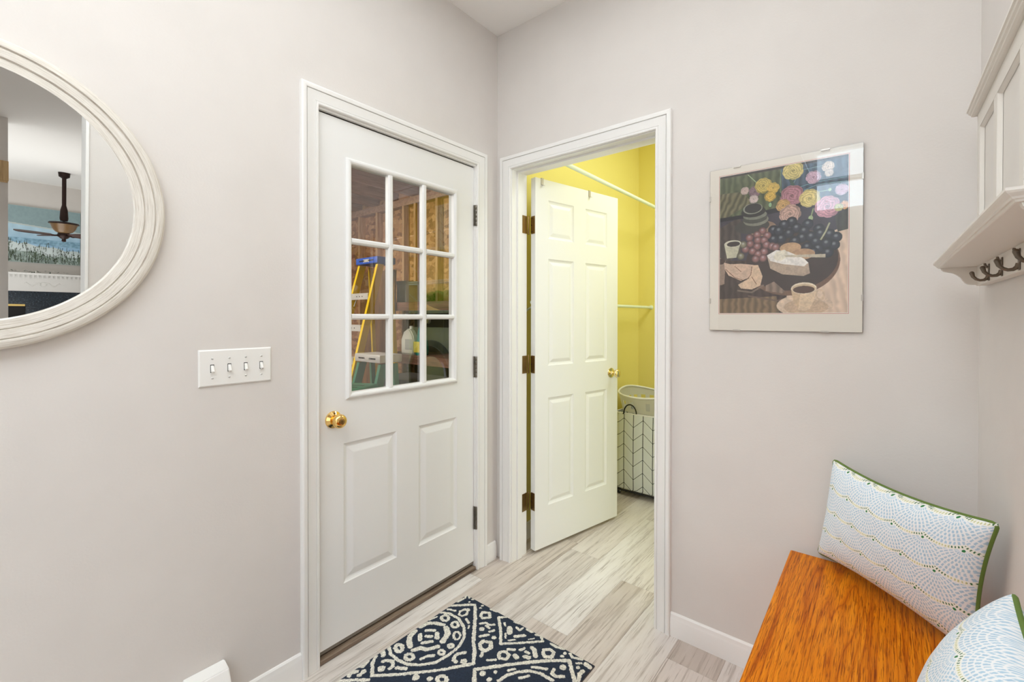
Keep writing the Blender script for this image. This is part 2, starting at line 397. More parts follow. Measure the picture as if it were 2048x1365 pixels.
def grid_canvas(name, fn, nx, ny, arr, mat, parent=None):
    """flat or curved print: fn(U,V)->(N,3) positions, arr: (ny+1, nx+1, 3) sRGB 0..255 painted per vertex"""
    U, V = np.meshgrid(np.linspace(0, 1, nx+1), np.linspace(0, 1, ny+1))
    co = fn(U.ravel(), V.ravel()).astype(np.float32)
    i = np.arange((nx+1)*(ny+1)).reshape(ny+1, nx+1)
    q = np.stack([i[:-1, :-1], i[1:, :-1], i[1:, 1:], i[:-1, 1:]], -1).reshape(-1, 4)
    me = bpy.data.meshes.new(name); me.vertices.add(len(co)); me.vertices.foreach_set('co', co.ravel())
    me.loops.add(q.size); me.loops.foreach_set('vertex_index', q.ravel().astype(np.int32))
    me.polygons.add(len(q)); me.polygons.foreach_set('loop_start', (np.arange(len(q))*4).astype(np.int32))
    me.polygons.foreach_set('use_smooth', np.ones(len(q), bool)); me.update(calc_edges=True)
    a = np.clip(arr.reshape(-1, 3)/255.0, 0, 1); a = np.where(a <= 0.04045, a/12.92, ((a+0.055)/1.055)**2.4)
    ca = me.color_attributes.new('Col', 'FLOAT_COLOR', 'POINT')
    ca.data.foreach_set('color', np.concatenate([a, np.ones((len(a), 1))], 1).astype(np.float32).ravel())
    return link(name, me, mat, parent)
# ================================================================== SETTING
W = 1.8217; H = 2.8085
floor = box('floor', (-0.02, 7.8, -4.42, 2.05, -0.06, -0.006), simple('floor_underlay', (90, 84, 78), 0.9)); floor['kind'] = 'structure'
# planks run along y; ends staggered; every plank is a part of the floor
pw, pl = 0.178, 1.22
plank_me = {}
def plank(x0, x1, y0, y1):
    key = (round(x1-x0, 4), round(y1-y0, 4))
    if key not in plank_me:
        bm = bmesh.new(); a, b = key; a -= .0006; b -= .0006; c = .0012
        lo = [bm.verts.new((sx*a/2, sy*b/2, -.006)) for sx, sy in ((-1, -1), (1, -1), (1, 1), (-1, 1))]
        mi = [bm.verts.new((sx*a/2, sy*b/2, -.0008)) for sx, sy in ((-1, -1), (1, -1), (1, 1), (-1, 1))]
        hi = [bm.verts.new((sx*(a/2-c), sy*(b/2-c), 0)) for sx, sy in ((-1, -1), (1, -1), (1, 1), (-1, 1))]
        for r1, r2 in ((lo, mi), (mi, hi)):
            for k in range(4): bm.faces.new((r1[k], r1[(k+1) % 4], r2[(k+1) % 4], r2[k]))
        bm.faces.new(hi); me = bpy.data.meshes.new('plank'); bm.normal_update(); bm.to_mesh(me); bm.free(); me.materials.append(MT['plank']); plank_me[key] = me
    o = bpy.data.objects.new('plank', plank_me[key]); COL.objects.link(o); o.parent = floor
    o.location = Vector(((x0+x1)/2, (y0+y1)/2, 0)) - BASE[floor.name]
offs = {2: -0.28, 5: -0.14, 3: .22, 4: -.62, 1: -.9, 0: .4, 6: -.55, 7: .35}
k = 0; x = .09-pw
edges = [0.002, .09] + [.09+pw*i for i in range(1, 12)]
for i in range(len(edges)-1):
    x0, x1 = edges[i], edges[i+1]
    if x0 >= 1.98: break
    ph = offs.get(i-1, random.uniform(-.6, .6)); y = ph
    while y > -4.3: y -= pl
    ymax = 1.83 if True else 0
    while y < ymax:
        a, b = max(y, -4.3), min(y+pl, ymax)
        if b-a > .05: plank(x0, x1, a, b)
        y += pl
lf = box('floor_living_room', (1.99, 7.6, -4.3, -0.7, -.006, 0.0), simple('living_room_carpet', (170, 158, 146), 0.95, bump=.4, bscale=300)); lf['kind'] = 'structure'
lf2 = box('floor_laundry_side', (1.99, 2.95, .1, 1.83, -.006, 0.0), MT['plank']); lf2['kind'] = 'structure'
o = holed('ceiling', 'z', H, H+.03, -.14, 1.95, -4.42, 2.0, [(1.0, 1.78, -4.295, -3.08)], MT['ceiling']); o['kind'] = 'structure'
o = box('ceiling_laundry_side', (1.95, 3.0, .12, 2.0, H, H+.08), MT['ceiling']); o['kind'] = 'structure'
o = box('ceiling_living_room', (1.95, 7.75, -4.42, -.6, 2.55, 2.63), MT['ceiling']); o['kind'] = 'structure'

DZ = 2.075; DY0, DY1 = -1.0035, -0.165          # entry door opening in the left wall
LX0, LX1, LZ = 0.099, 0.878, 2.076              # laundry doorway in the back wall
o = holed('wall_left', 'x', -.14, 0.0, -4.42, .12, 0, H, [(DY0-.012, DY1+.012, -1, DZ+.012)], MT['wall']); o['kind'] = 'structure'
o = holed('wall_back', 'y', 0.0, .12, 0.0, 3.0, 0, H, [(LX0-.008, LX1+.008, -1, LZ+.008)], MT['wall']); o['kind'] = 'structure'
o = holed('wall_right', 'x', W, 1.95, -4.3, 0.0, 0, H, [(-3.6, -1.395, -1, 2.5)], MT['wall']); o['kind'] = 'structure'
o = holed('wall_front', 'y', -4.42, -4.3, 0.0, 7.75, 0, H, [(1.0, 1.78, 2.48, 2.806)], MT['wall']); o['kind'] = 'structure'
# laundry shell (yellow)
o = box('wall_laundry_left', (-.12, 0.0, .12, 1.95, 0, H), MT['yellow']); o['kind'] = 'structure'
o = box('wall_laundry_far', (0.0, 2.95, 1.83, 1.95, 0, H), MT['yellow']); o['kind'] = 'structure'
o = box('wall_laundry_right', (2.95, 3.05, .12, 1.95, 0, H), MT['yellow']); o['kind'] = 'structure'
o = holed('wall_laundry_near', 'y', .12, .126, 0.0, 2.95, 0, H, [(LX0-.008, LX1+.008, -1, LZ+.008)], MT['yellow']); o['kind'] = 'structure'
# living room shell
o = box('wall_living_far', (7.6, 7.72, -4.3, -.6, 0, 2.55), MT['wall']); o['kind'] = 'structure'
o = box('wall_living_side', (1.95, 7.6, -.715, -.6, 0, 2.55), MT['wall']); o['kind'] = 'structure'
o = box('wall_living_stub', (3.8, 4.0, -3.6, -1.60, 0, 2.55), MT['wall']); o['kind'] = 'structure'

# transom window added behind the camera to put glare on the poster glass
wt = thing('added_window', (1.39, -4.36, 2.48), kind='structure')
bm = bmesh.new()
for d in ((1.0, 1.78, -4.39, -4.33, 2.48, 2.505), (1.0, 1.78, -4.39, -4.33, 2.796, 2.806), (1.0, 1.03, -4.39, -4.33, 2.505, 2.796), (1.75, 1.78, -4.39, -4.33, 2.505, 2.796)): bx(bm, *d)
bmesh.ops.remove_doubles(bm, verts=bm.verts, dist=1e-4); bm_obj('window_frame', bm, MT['trim'], wt)
box('pane', (1.03, 1.75, -4.362, -4.358, 2.505, 2.796), MT['pane'], wt)

wt = thing('added_skylight', (1.375, -3.7, H), kind='structure')  # unseen skylight, added to carry the poster glare further up
holed('window_frame', 'z', H+.003, H+.029, 1.0005, 1.7795, -4.2945, -3.0805, [(1.015, 1.765, -4.284, -3.095)], MT['trim'], wt)
box('pane', (1.015, 1.765, -4.284, -3.095, H+.014, H+.018), MT['pane'], wt)
# jambs
def jamb(name, axis, a0, a1, u0, u1, ztop, t, stop_a=None):
    bm = bmesh.new()
    def b3(u_0, u_1, z_0, z_1, aa0=a0, aa1=a1):
        if axis == 'x': bx(bm, aa0, aa1, u_0, u_1, z_0, z_1)
        else: bx(bm, u_0, u_1, aa0, aa1, z_0, z_1)
    poly = None
    # one U-shaped section, built as a connected outline
    bm.free(); bm = bmesh.new()
    out = [(u0-t, 0), (u0-t, ztop+t), (u1+t, ztop+t), (u1+t, 0)]; inn = [(u0, 0), (u0, ztop), (u1, ztop), (u1, 0)]
    rows = []
    segs = [(a0, inn), (a1, inn), (a1, out), (a0, out)]
    if stop_a:
        s0, s1, d = stop_a; ins = [(u0+d, 0), (u0+d, ztop-d), (u1-d, ztop-d), (u1-d, 0)]
        segs = [(a0, inn), (s0, inn), (s0, ins), (s1, ins), (s1, inn), (a1, inn), (a1, out), (a0, out)]
    for a, pts in segs:
        rows.append([bm.verts.new((a, p[0], p[1]) if axis == 'x' else (p[0], a, p[1])) for p in pts])
    n = len(rows)
    for i in range(n):
        r1, r2 = rows[i], rows[(i+1) % n]
        for q in range(3): bm.faces.new((r1[q], r1[q+1], r2[q+1], r2[q]))
    bm.faces.new([r[0] for r in rows]); bm.faces.new([r[3] for r in rows][::-1])
    o = bm_obj(name, bm, MT['trim']); o['kind'] = 'structure'; return o
trim1 = jamb('trim_1', 'x', -.139, .0005, DY0+.001, DY1-.004, DZ-.008, .012, (-.075, -.055, .013))
trim2 = jamb('trim_2', 'y', -.0005, .126, LX0+.004, LX1-.004, LZ-.004, .010, (.040, .074, .009))
o = casing('trim_3', lambda u, z, d: (d, u, z), DY0, DY1, DZ, CAS, MT['trim']); o['kind'] = 'structure'
o = casing('trim_4', lambda u, z, d: (u, -d, z), LX0-.001, LX1+.001, LZ, CAS, MT['trim']); o['kind'] = 'structure'
o = box('trim_5', (W-.006, 1.956, -1.405, -1.392, 0, 2.49), MT['trim']); o['kind'] = 'structure'
box('gap_shade_strip', (-.054, -.016, DY0+.003, DY1-.006, 2.0600+.0025, 2.0668), MT['dark'], trim1)  # dark strip put in as the shade of the gap above the door
box('gap_shade_strip', (-.050, -.030, DY0+.0012, DY0+.0036, .03, 2.062), MT['dark'], trim1)  # same shade strip down the left-hand door gap
# baseboards
def baseboard(name, pts_fn, a0, a1):
    bm = bmesh.new(); P = base_prof()
    A = [bm.verts.new(pts_fn(a0, *p)) for p in P]; B = [bm.verts.new(pts_fn(a1, *p)) for p in P]; n = len(P)
    for i in range(n): bm.faces.new((A[i], A[(i+1) % n], B[(i+1) % n], B[i]))
    bm.faces.new(A[::-1]); bm.faces.new(B)
    o = bm_obj(name, bm, MT['trim'], smooth=True, sharp=25); o['kind'] = 'structure'
baseboard('baseboard_left_front', lambda a, d, z: (d, a, z), -1.30, DY0-.0675)
baseboard('baseboard_left_corner', lambda a, d, z: (d, a, z), DY1+.0675, -0.0205)
baseboard('baseboard_back', lambda a, d, z: (a, -d, z), LX1+.0685, 1.36)
baseboard('baseboard_back_bench', lambda a, d, z: (a, -d, z), 1.3605, W)
baseboard('baseboard_laundry_left', lambda a, d, z: (d, a, z), .126, 1.83)
baseboard('baseboard_laundry_far', lambda a, d, z: (a, 1.83-d, z), .0, 1.2)

# ================================================================== ENTRY DOOR
def raised_panel(name, u0, u1, z0, z1, parent, mat, y0=0.0, inset=.047):
    """moulded raised panel seen from -y: sticking, groove, bevel, raised field; slab-deep box behind"""
    bm = bmesh.new()
    steps = [(0, 0), (.004, .0035), (.010, .0065), (.014, .0075), (.017, .0078), (inset-.006, .0018), (inset-.002, .0012), (inset, .0012)]
    rings = []
    for o_, d_ in steps:
        rings.append([bm.verts.new((u, y0+d_, z)) for u, z in ((u0+o_, z0+o_), (u1-o_, z0+o_), (u1-o_, z1-o_), (u0+o_, z1-o_))])
    back = [bm.verts.new((u, y0+.03, z)) for u, z in ((u0, z0), (u1, z0), (u1, z1), (u0, z1))]
    allr = [back]+rings
    for a, b in zip(allr, allr[1:]):
        for q in range(4): bm.faces.new((a[q], a[(q+1) % 4], b[(q+1) % 4], b[q]))
    bm.faces.new(rings[-1]); bm.faces.new(back[::-1])
    return bm_obj(name, bm, mat, parent)
DW = DY1-DY0-.010
d1 = thing('door_1', (-.012, DY0+.004, 0.0), kind='structure', rotz=math.pi/2)   # local x -> world +y, local -y -> world +x
YO = DY0+.004
def U(y): return y-YO
slab_holes = [(U(-.875), U(-.302), .985, 1.912), (U(-.895), U(-.646), .256, .804), (U(-.526), U(-.289), .256, .804)]
holed('door_slab', 'y', 0.0, .043, 0.0, DW+.001, .040, 2.0610, slab_holes, MT['door'], d1)
raised_panel('panel', *slab_holes[1], d1, MT['door']); raised_panel('panel', *slab_holes[2], d1, MT['door'])
# door light: moulded frame, muntins, nine panes
bm = bmesh.new()
u0, u1, z0, z1 = U(-.862), U(-.325+.012), 1.003-.004, 1.897
prof = [(0, .030), (0, -.004), (.004, -.010), (.010, -.0125), (.016, -.0115), (.021, -.006), (.0235, -.004), (.0245, 0.0), (.0245, .002), (.012, .012), (.012, .030)]
rows = [[bm.verts.new((a, d_, b)) for a, b in ((u0-o_, z0-o_), (u1+o_, z0-o_), (u1+o_, z1+o_), (u0-o_, z1+o_))] for o_, d_ in prof]
for i in range(len(rows)):
    a, b = rows[i], rows[(i+1) % len(rows)]
    for q in range(4): bm.faces.new((a[q], a[(q+1) % 4], b[(q+1) % 4], b[q]))
wf = bm_obj('window_frame', bm, MT['door'], d1, smooth=True, sharp=25)
mv = [u0+(u1-u0)*t for t in (1/3, 2/3)]; mz = [z0+(z1-z0)*t for t in (1/3, 2/3)]
mw = .0125
def muntin_v(c):
    bm = bmesh.new(); P = [(c-mw, .016), (c-mw, -.003), (c-mw*.45, -.009), (c+mw*.45, -.009), (c+mw, -.003), (c+mw, .016)]
    prism(bm, P, 'z', z0-.001, z1+.001); bm_obj('muntin', bm, MT['door'], wf)
for c in mv: muntin_v(c)
cols = [(u0, mv[0]-mw), (mv[0]+mw, mv[1]-mw), (mv[1]+mw, u1)]; rws = [(z0, mz[0]-mw*.9), (mz[0]+mw*.9, mz[1]-mw*.9), (mz[1]+mw*.9, z1)]
for c in mz:
    for a, b in cols:
        bm = bmesh.new(); h = mw*.9
        prism(bm, [(.016, c-h), (-.003, c-h), (-.009, c-h*.45), (-.009, c+h*.45), (-.003, c+h), (.016, c+h)], 'x', a-.0005, b+.0005); bm_obj('muntin', bm, MT['door'], wf)
for a, b in cols:
    for c, d in rws: box('pane', (a, b, .013, .016, c, d), MT['pane'], wf)
# knob with rosette and thumb-turn
ku, kz = U(-.937), .905
bm = bmesh.new(); lathe(bm, [(0, -.0125), (.016, -.013), (.020, -.013), (.0315, -.0055), (.033, -.002), (.033, .0)], (ku, 0, kz), (0, 1, 0), 40)
kb = bm_obj('knob_rosette', bm, MT['brass'], d1, True, 30)
bm = bmesh.new(); lathe(bm, [(.012, -.010), (.0115, -.026), (.015, -.029), (.023, -.034), (.0265, -.042), (.0268, -.048), (.0245, -.055), (.019, -.0605), (.012, -.0615), (.0105, -.060), (0, -.060)], (ku, 0, kz), (0, 1, 0), 40)
bm_obj('knob', bm, MT['brass'], d1, True, 40)
bm = bmesh.new(); lathe(bm, [(.0085, -.058), (.0085, -.064), (.006, -.065), (0, -.065)], (ku, 0, kz), (0, 1, 0), 20); bx(bm, ku-.0015, ku+.0015, -.069, -.062, kz-.0065, kz+.0065)
bm_obj('lock_button', bm, MT['old_brass'], d1)
bm = bmesh.new(); lathe(bm, [(0, -.0135), (.0022, -.0135), (.0022, -.010)], (ku, 0, kz+.026), (0, 1, 0), 10); bm_obj('screw_hole', bm, MT['hole'], d1)
# three hinges: leaf edge and five-knuckle barrel
for za, zb in ((1.760, 1.874), (.985, 1.100), (.204, .328)):
    bm = bmesh.new(); lv = bx(bm, DW-.003, DW+.004, -.010, .002, za+.004, zb-.004)
    hg = bm_obj('hinge', bm, MT['steel'], d1)
    n = 5; hh = (zb-za-.008)/n
    for q in range(n):
        bm = bmesh.new(); lathe(bm, [(0, 0), (.0055, 0), (.0062, .0008), (.0062, hh-.0012), (.0055, hh-.0004), (0, hh-.0004)], (DW+.0045, -.0145, za+.004+q*hh), (0, 0, 1), 14)
        bm_obj('knuckle', bm, MT['steel'], hg, True, 50)
# threshold and sweep
box('door_sweep', (0.0, DW, .002, .040, .026, .0395), simple('grey_sweep_rubber', (128, 120, 110), .7), d1)
o = box('trim_6', (-.139, .006, DY0+.002, DY1-.005, 0.0005, .019), MT['threshold'], bev=.003); o['kind'] = 'structure'

# ================================================================== LAUNDRY DOOR (open)
TH = math.radians(78)
d2 = thing('door_2', (.151, .14, 0.0), kind='structure', rotz=TH)
rows6 = [(1.733, 1.947), (1.027, 1.622), (.248, .848)]; cols6 = [(.097, .301), (.401, .600)]
h6 = [(a, b, c, d) for a, b in cols6 for c, d in rows6]
holed('door_slab', 'y', 0.0, .035, 0.0, .705, .020, 2.058, h6, MT['door'], d2)
for h in h6: raised_panel('panel', *h, d2, MT['door'], inset=.040)
for sgn, y in ((1, 0.0), (-1, .035)):
    bm = bmesh.new(); lathe(bm, [(0, .006*1), (.010, .006), (.030, .003), (.0315, 0)], (.641, y, .946), (0, -sgn, 0), 36); bm_obj('knob_rosette', bm, MT['brass_pale'], d2, True, 30)
    bm = bmesh.new(); lathe(bm, [(.013, .004), (.009, .012), (.008, .024), (.012, .030), (.021, .036), (.0255, .044), (.0262, .050), (.024, .057), (.016, .062), (0, .063)], (.641, y, .946), (0, -sgn, 0), 36); bm_obj('knob', bm, MT['brass_pale'], d2, True, 50)
for zc in (1.801, 1.039, .286):
    bm = bmesh.new()
    # door leaf on the slab's hinge edge
    prism(bm, [(.0025, zc-.048), (.029, zc-.048), (.034, zc-.040), (.034, zc+.040), (.029, zc+.048), (.0025, zc+.048)], 'x', -.0022, -.0002)
    hg = bm_obj('hinge', bm, MT['old_brass'], d2)
    bm = bmesh.new(); lathe(bm, [(0, -.003), (.004, -.003), (.0055, 0), (.0055, .096), (.004, .099), (0, .099)], (-.0125, .0415, zc-.048), (0, 0, 1), 14)
    bm_obj('hinge_pin', bm, MT['old_brass'], hg, True, 50)
    for q in (-.036, 0, .036):
        bm = bmesh.new(); lathe(bm, [(0, .001), (.003, .001), (.0034, 0)], (-.0022, .022 if q else .028, zc+q), (-1, 0, 0), 10); bm_obj('screw', bm, MT['hole'], hg)
# jamb leaves (fixed to the jamb)
for za in (1.801, 1.039, .286):
    bm = bmesh.new(); prism(bm, [(.087, za-.048), (.1245, za-.048), (.1255, za-.047), (.1255, za+.047), (.1245, za+.048), (.087, za+.048)], 'x', LX0+.0045, LX0+.0066)
    tag(bm_obj('hinge_leaf', bm, MT['old_brass'], trim2), 'brass hinge leaf screwed to the white jamb')
# over-the-door hooks clipped on the top edge
for hu in (.050, .436):
    ov = bmesh.new(); w_ = .008
    pts = [(-.0015, 2.030), (-.0015, 2.0595), (.0365, 2.0595), (.0365, 2.03), (.038, 2.03), (.038, 2.061), (-.003, 2.061), (-.003, 2.024), (-.016, 2.020), (-.016, 2.018), (-.0015, 2.022)]
    prism(ov, pts, 'x', hu-w_, hu+w_)
    o = bm_obj('over_door_hook', ov, MT['aluclip'])
    o.matrix_world = Matrix.Translation((.151, .14, 0)) @ Matrix.Rotation(TH, 4, 'Z') @ Matrix.Translation(BASE[o.name])
    tag(o, 'thin white metal over-the-door hook at the hinge end of the six-panel door' if hu < .2 else 'thin white metal over-the-door hook near the middle of the six-panel door', 'hook', 'hooks over the laundry door')

# closet rods
def rod(name, x, y0, y1, z, r, label):
    t = thing(name, (x, y1, z), label, 'rod', 'closet rods')
    bm = bmesh.new(); tube(bm, [(x, y0, z), (x, y1-.002, z)], r, 16); bm_obj('pole', bm, MT['rod'], t, True, 40)
    bm = bmesh.new(); lathe(bm, [(0, 0), (r*1.7, 0), (r*1.7, .004), (r*1.15, .014), (r*1.0, .014)], (x, y1-.0005, z), (0, -1, 0), 20); bm_obj('socket', bm, MT['rod'], t, True, 40)
    if y0 > .13:
        bm = bmesh.new(); tube(bm, [(0.0, y0+.06, z-.06), (x, y0+.06, z)], .006, 8); bm_obj('bracket', bm, MT['rod'], t)
rod('closet_rod', .27, .13, 1.83, 2.135, .0125, 'upper white closet rod running high along the yellow wall')
rod('closet_rod', .112, .16, 1.83, 1.380, .011, 'lower white closet rod ending on the far yellow wall')
# ================================================================== LEFT WALL THINGS
# round mirror, leaning slightly forward inside its frame
MC = Vector((0.0, -1.832, 1.583))
t = thing('wall_mirror', (0.0, MC.y, MC.z), 'round wall mirror with a wide whitewashed stepped wooden frame', 'mirror')
bm = bmesh.new()
prof = [(.296, .004), (.2965, .021), (.299, .025), (.318, .0265), (.3195, .0225), (.321, .0225), (.3225, .029), (.341, .0305), (.3425, .0265), (.344, .0265), (.3455, .0325), (.352, .033), (.361, .029), (.366, .022), (.3665, .004)]
lathe(bm, prof, MC, (1, 0, 0), 160, close=True)
bm_obj('mirror_frame', bm, MT['mframe'], t, True, 30)
ta = math.radians(2.3)
bm = bmesh.new(); n_ = 96; vs_ = []
for k in range(n_):
    a = 2*math.pi*k/n_; y, z = .298*math.cos(a), .298*math.sin(a)
    vs_.append(bm.verts.new(MC+Vector((.019+z*math.sin(ta)*.62, y, z*math.cos(ta)))))
f = bm.faces.new(vs_); ex = bmesh.ops.extrude_face_region(bm, geom=[f])
for v in [g for g in ex['geom'] if isinstance(g, bmesh.types.BMVert)]: v.co.x -= .003
# true tilt: shear the disc so that its face normal leans down by 2.3 degrees
for v in bm.verts:
    z = v.co.z-MC.z; v.co.x += z*math.tan(ta)-z*math.sin(ta)*.62
bm_obj('mirror_glass', bm, MT['mirror'], t)

# four-gang switch plate
t = thing('light_switch_plate', (0.0, -1.276, 1.138), 'white four-gang toggle switch plate on the wall left of the glazed door', 'switch')
bm = bmesh.new(); y0, y1, z0, z1 = -1.3815, -1.170, 1.0815, 1.1955
A = [(y0, z0), (y1, z0), (y1, z1), (y0, z1)]
r1 = [bm.verts.new((.0005, y, z)) for y, z in A]; r2 = [bm.verts.new((.003, y, z)) for y, z in A]
r3 = [bm.verts.new((.0058, y+(.004 if y == y0 else -.004), z+(.004 if z == z0 else -.004))) for y, z in A]
for a, b in ((r1, r2), (r2, r3)):
    for q in range(4): bm.faces.new((a[q], a[(q+1) % 4], b[(q+1) % 4], b[q]))
bm.faces.new(r3); bm.faces.new(r1[::-1]); bm_obj('plate', bm, MT['white_plastic'], t)
for q in range(4):
    yc = -1.345+q*.0475; zc = 1.137
    box('toggle_slot', (.0055, .0064, yc-.0052, yc+.0052, zc-.0125, zc+.0125), MT['hole'], t)
    bm = bmesh.new(); prism(bm, [(.004, zc+.0105), (.0075, zc+.010), (.0165, zc-.0085), (.0135, zc-.0125), (.004, zc-.009)], 'y', yc-.0040, yc+.0040)
    bmesh.ops.bevel(bm, geom=bm.edges[:], offset=.0007, segments=1, affect='EDGES'); bm_obj('toggle', bm, MT['white_plastic'], t)
    for s in (-1, 1):
        bm = bmesh.new(); lathe(bm, [(0, .0075), (.0022, .0072), (.0034, .0056)], (0, yc, zc+s*.0302), (1, 0, 0), 12); sc_ = bm_obj('screw', bm, MT['white_plastic'], t, True)
        box('screw_slot', (.0072, .0078, yc-.0028, yc+.0028, zc+s*.0302-.0005, zc+s*.0302+.0005), MT['hole'], sc_)

# baseboard heater with its end cap
t = thing('baseboard_heater', (.035, -1.9, 0.0), 'white baseboard heater with a sloping end cap low on the wall under the mirror', 'heater')
hp = [(.002, .025), (.060, .025), (.064, .10), (.064, .150), (.038, .198), (.002, .204)]
bm = bmesh.new(); prism(bm, [(a, b) for a, b in hp], 'y', -2.9, -1.40); bm_obj('cover', bm, MT['trim'], t)
cp = [(.0, .0), (.067, .0), (.0695, .10), (.0695, .155), (.042, .2045), (.0, .2145)]
bm = bmesh.new(); prism(bm, cp, 'y', -1.425, -1.313); bmesh.ops.bevel(bm, geom=bm.edges[:], offset=.003, segments=2, affect='EDGES'); bm_obj('end_cap', bm, MT['trim'], t)

# ================================================================== PAINTED PRINTS (flat artwork, per-vertex colour)
class Canvas:
    def __init__(s, nx, ny, c):
        s.nx, s.ny = nx, ny; s.a = np.ones((ny+1, nx+1, 3))*np.array(c, float)
        s.X, s.Y = np.meshgrid(np.linspace(0, 1000, nx+1), np.linspace(0, 1000, ny+1))
        s.N = s.smooth(s.ny+1, s.nx+1, 14); s.N2 = s.smooth(s.ny+1, s.nx+1, 4)
    @staticmethod
    def smooth(h, w_, k):
        g = np.random.rand(h//k+3, w_//k+3); yi = np.arange(h)/k; xi = np.arange(w_)/k; y0 = yi.astype(int); x0 = xi.astype(int)
        fy = (yi-y0)[:, None]; fx = (xi-x0)[None]; G = lambda a, b: g[np.ix_(a, b)]
        return (G(y0, x0)*(1-fx)+G(y0, x0+1)*fx)*(1-fy)+(G(y0+1, x0)*(1-fx)+G(y0+1, x0+1)*fx)*fy
    def put(s, m, c, sty=0):
        c = np.array(c, float)
        if sty == 0: s.a[m] = np.clip(c*(0.93+.14*s.N2[m])[:, None], 0, 255)
        else:
            ph = {1: s.X*.11+s.N*3, 2: (s.X+s.Y*.55)*.12+s.N*3, 3: (s.X-s.Y*.22)*.11+s.N*3}[sty]
            k = (1+{1: .16, 2: .22, 3: .045}[sty]*np.sin(ph))[m]; s.a[m] = np.clip(c*k[:, None], 0, 255)
    def ell(s, x, y, rx, ry, c, sty=0):
        s.put(((s.X-x)/rx)**2+((s.Y-y)/ry)**2 < 1, c, sty)
    def poly(s, q, c, sty=0):
        m = np.zeros(s.X.shape, bool); n = len(q)//2
        for i in range(n):
            x1, y1 = q[2*i], q[2*i+1]; x2, y2 = q[(2*i+2) % (2*n)], q[(2*i+3) % (2*n)]
            if y1 == y2: continue
            m ^= ((s.Y >= min(y1, y2)) & (s.Y < max(y1, y2)) & (s.X < x1+(s.Y-y1)*(x2-x1)/(y2-y1)))
        s.put(m, c, sty)
    def dist(s, q, sx=1.0, sy=1.0):
        d = np.full(s.X.shape, 1e9)
        for i in range(0, len(q)-2, 2):
            x1, y1, x2, y2 = q[i]*sx, q[i+1]*sy, q[i+2]*sx, q[i+3]*sy; L = (x2-x1)**2+(y2-y1)**2+1e-9
            X, Y = s.X*sx, s.Y*sy; t_ = np.clip(((X-x1)*(x2-x1)+(Y-y1)*(y2-y1))/L, 0, 1)
            d = np.minimum(d, np.hypot(X-x1-t_*(x2-x1), Y-y1-t_*(y2-y1)))
        return d
    def line(s, q, w_, c): s.put(s.dist(q, 1.0, 1.317) < w_*.75, c)
    def flower(s, x, y, r, c):
        R = np.random.RandomState(int(x*7+y)); c = np.array(c, float)
        for k in range(9):
            a = k*2*math.pi/9+R.rand()*.4; s.ell(x+r*.55*math.cos(a), y+r*.42*math.sin(a), r*.48, r*.37, c*(.78+.2*R.rand()))
        s.ell(x, y, r*.78, r*.60, c*.97)
        d = np.hypot((s.X-x), (s.Y-y)*1.3); an = np.arctan2(s.Y-y, s.X-x)
        q = np.sin(d*26/r+an*3+s.N*9+s.N2*4); m = (d < r*.95) & (q > .3); s.a[m] = np.clip(s.a[m]*.86, 0, 255)
        m = (d < r*.95) & (q < -.5); s.a[m] = np.clip(s.a[m]*1.07, 0, 255); m = d < r*.16; s.a[m] *= .78
    def grape(s, x, y, r, c):
        c = np.array(c, float); d = ((s.X-x)/r)**2+((s.Y-y)/(r*.80))**2; m = d < 1
        k = (1.12-.55*d)[m]; s.a[m] = np.clip(c*k[:, None], 0, 255)
        h = ((s.X-x+r*.05)/r*2.4)**2+((s.Y-y+r*.22)/r*3.2)**2; m = h < 1; s.a[m] = s.a[m]+(np.array([205, 205, 205])-s.a[m])*(.5*(1-h[m]))[:, None]
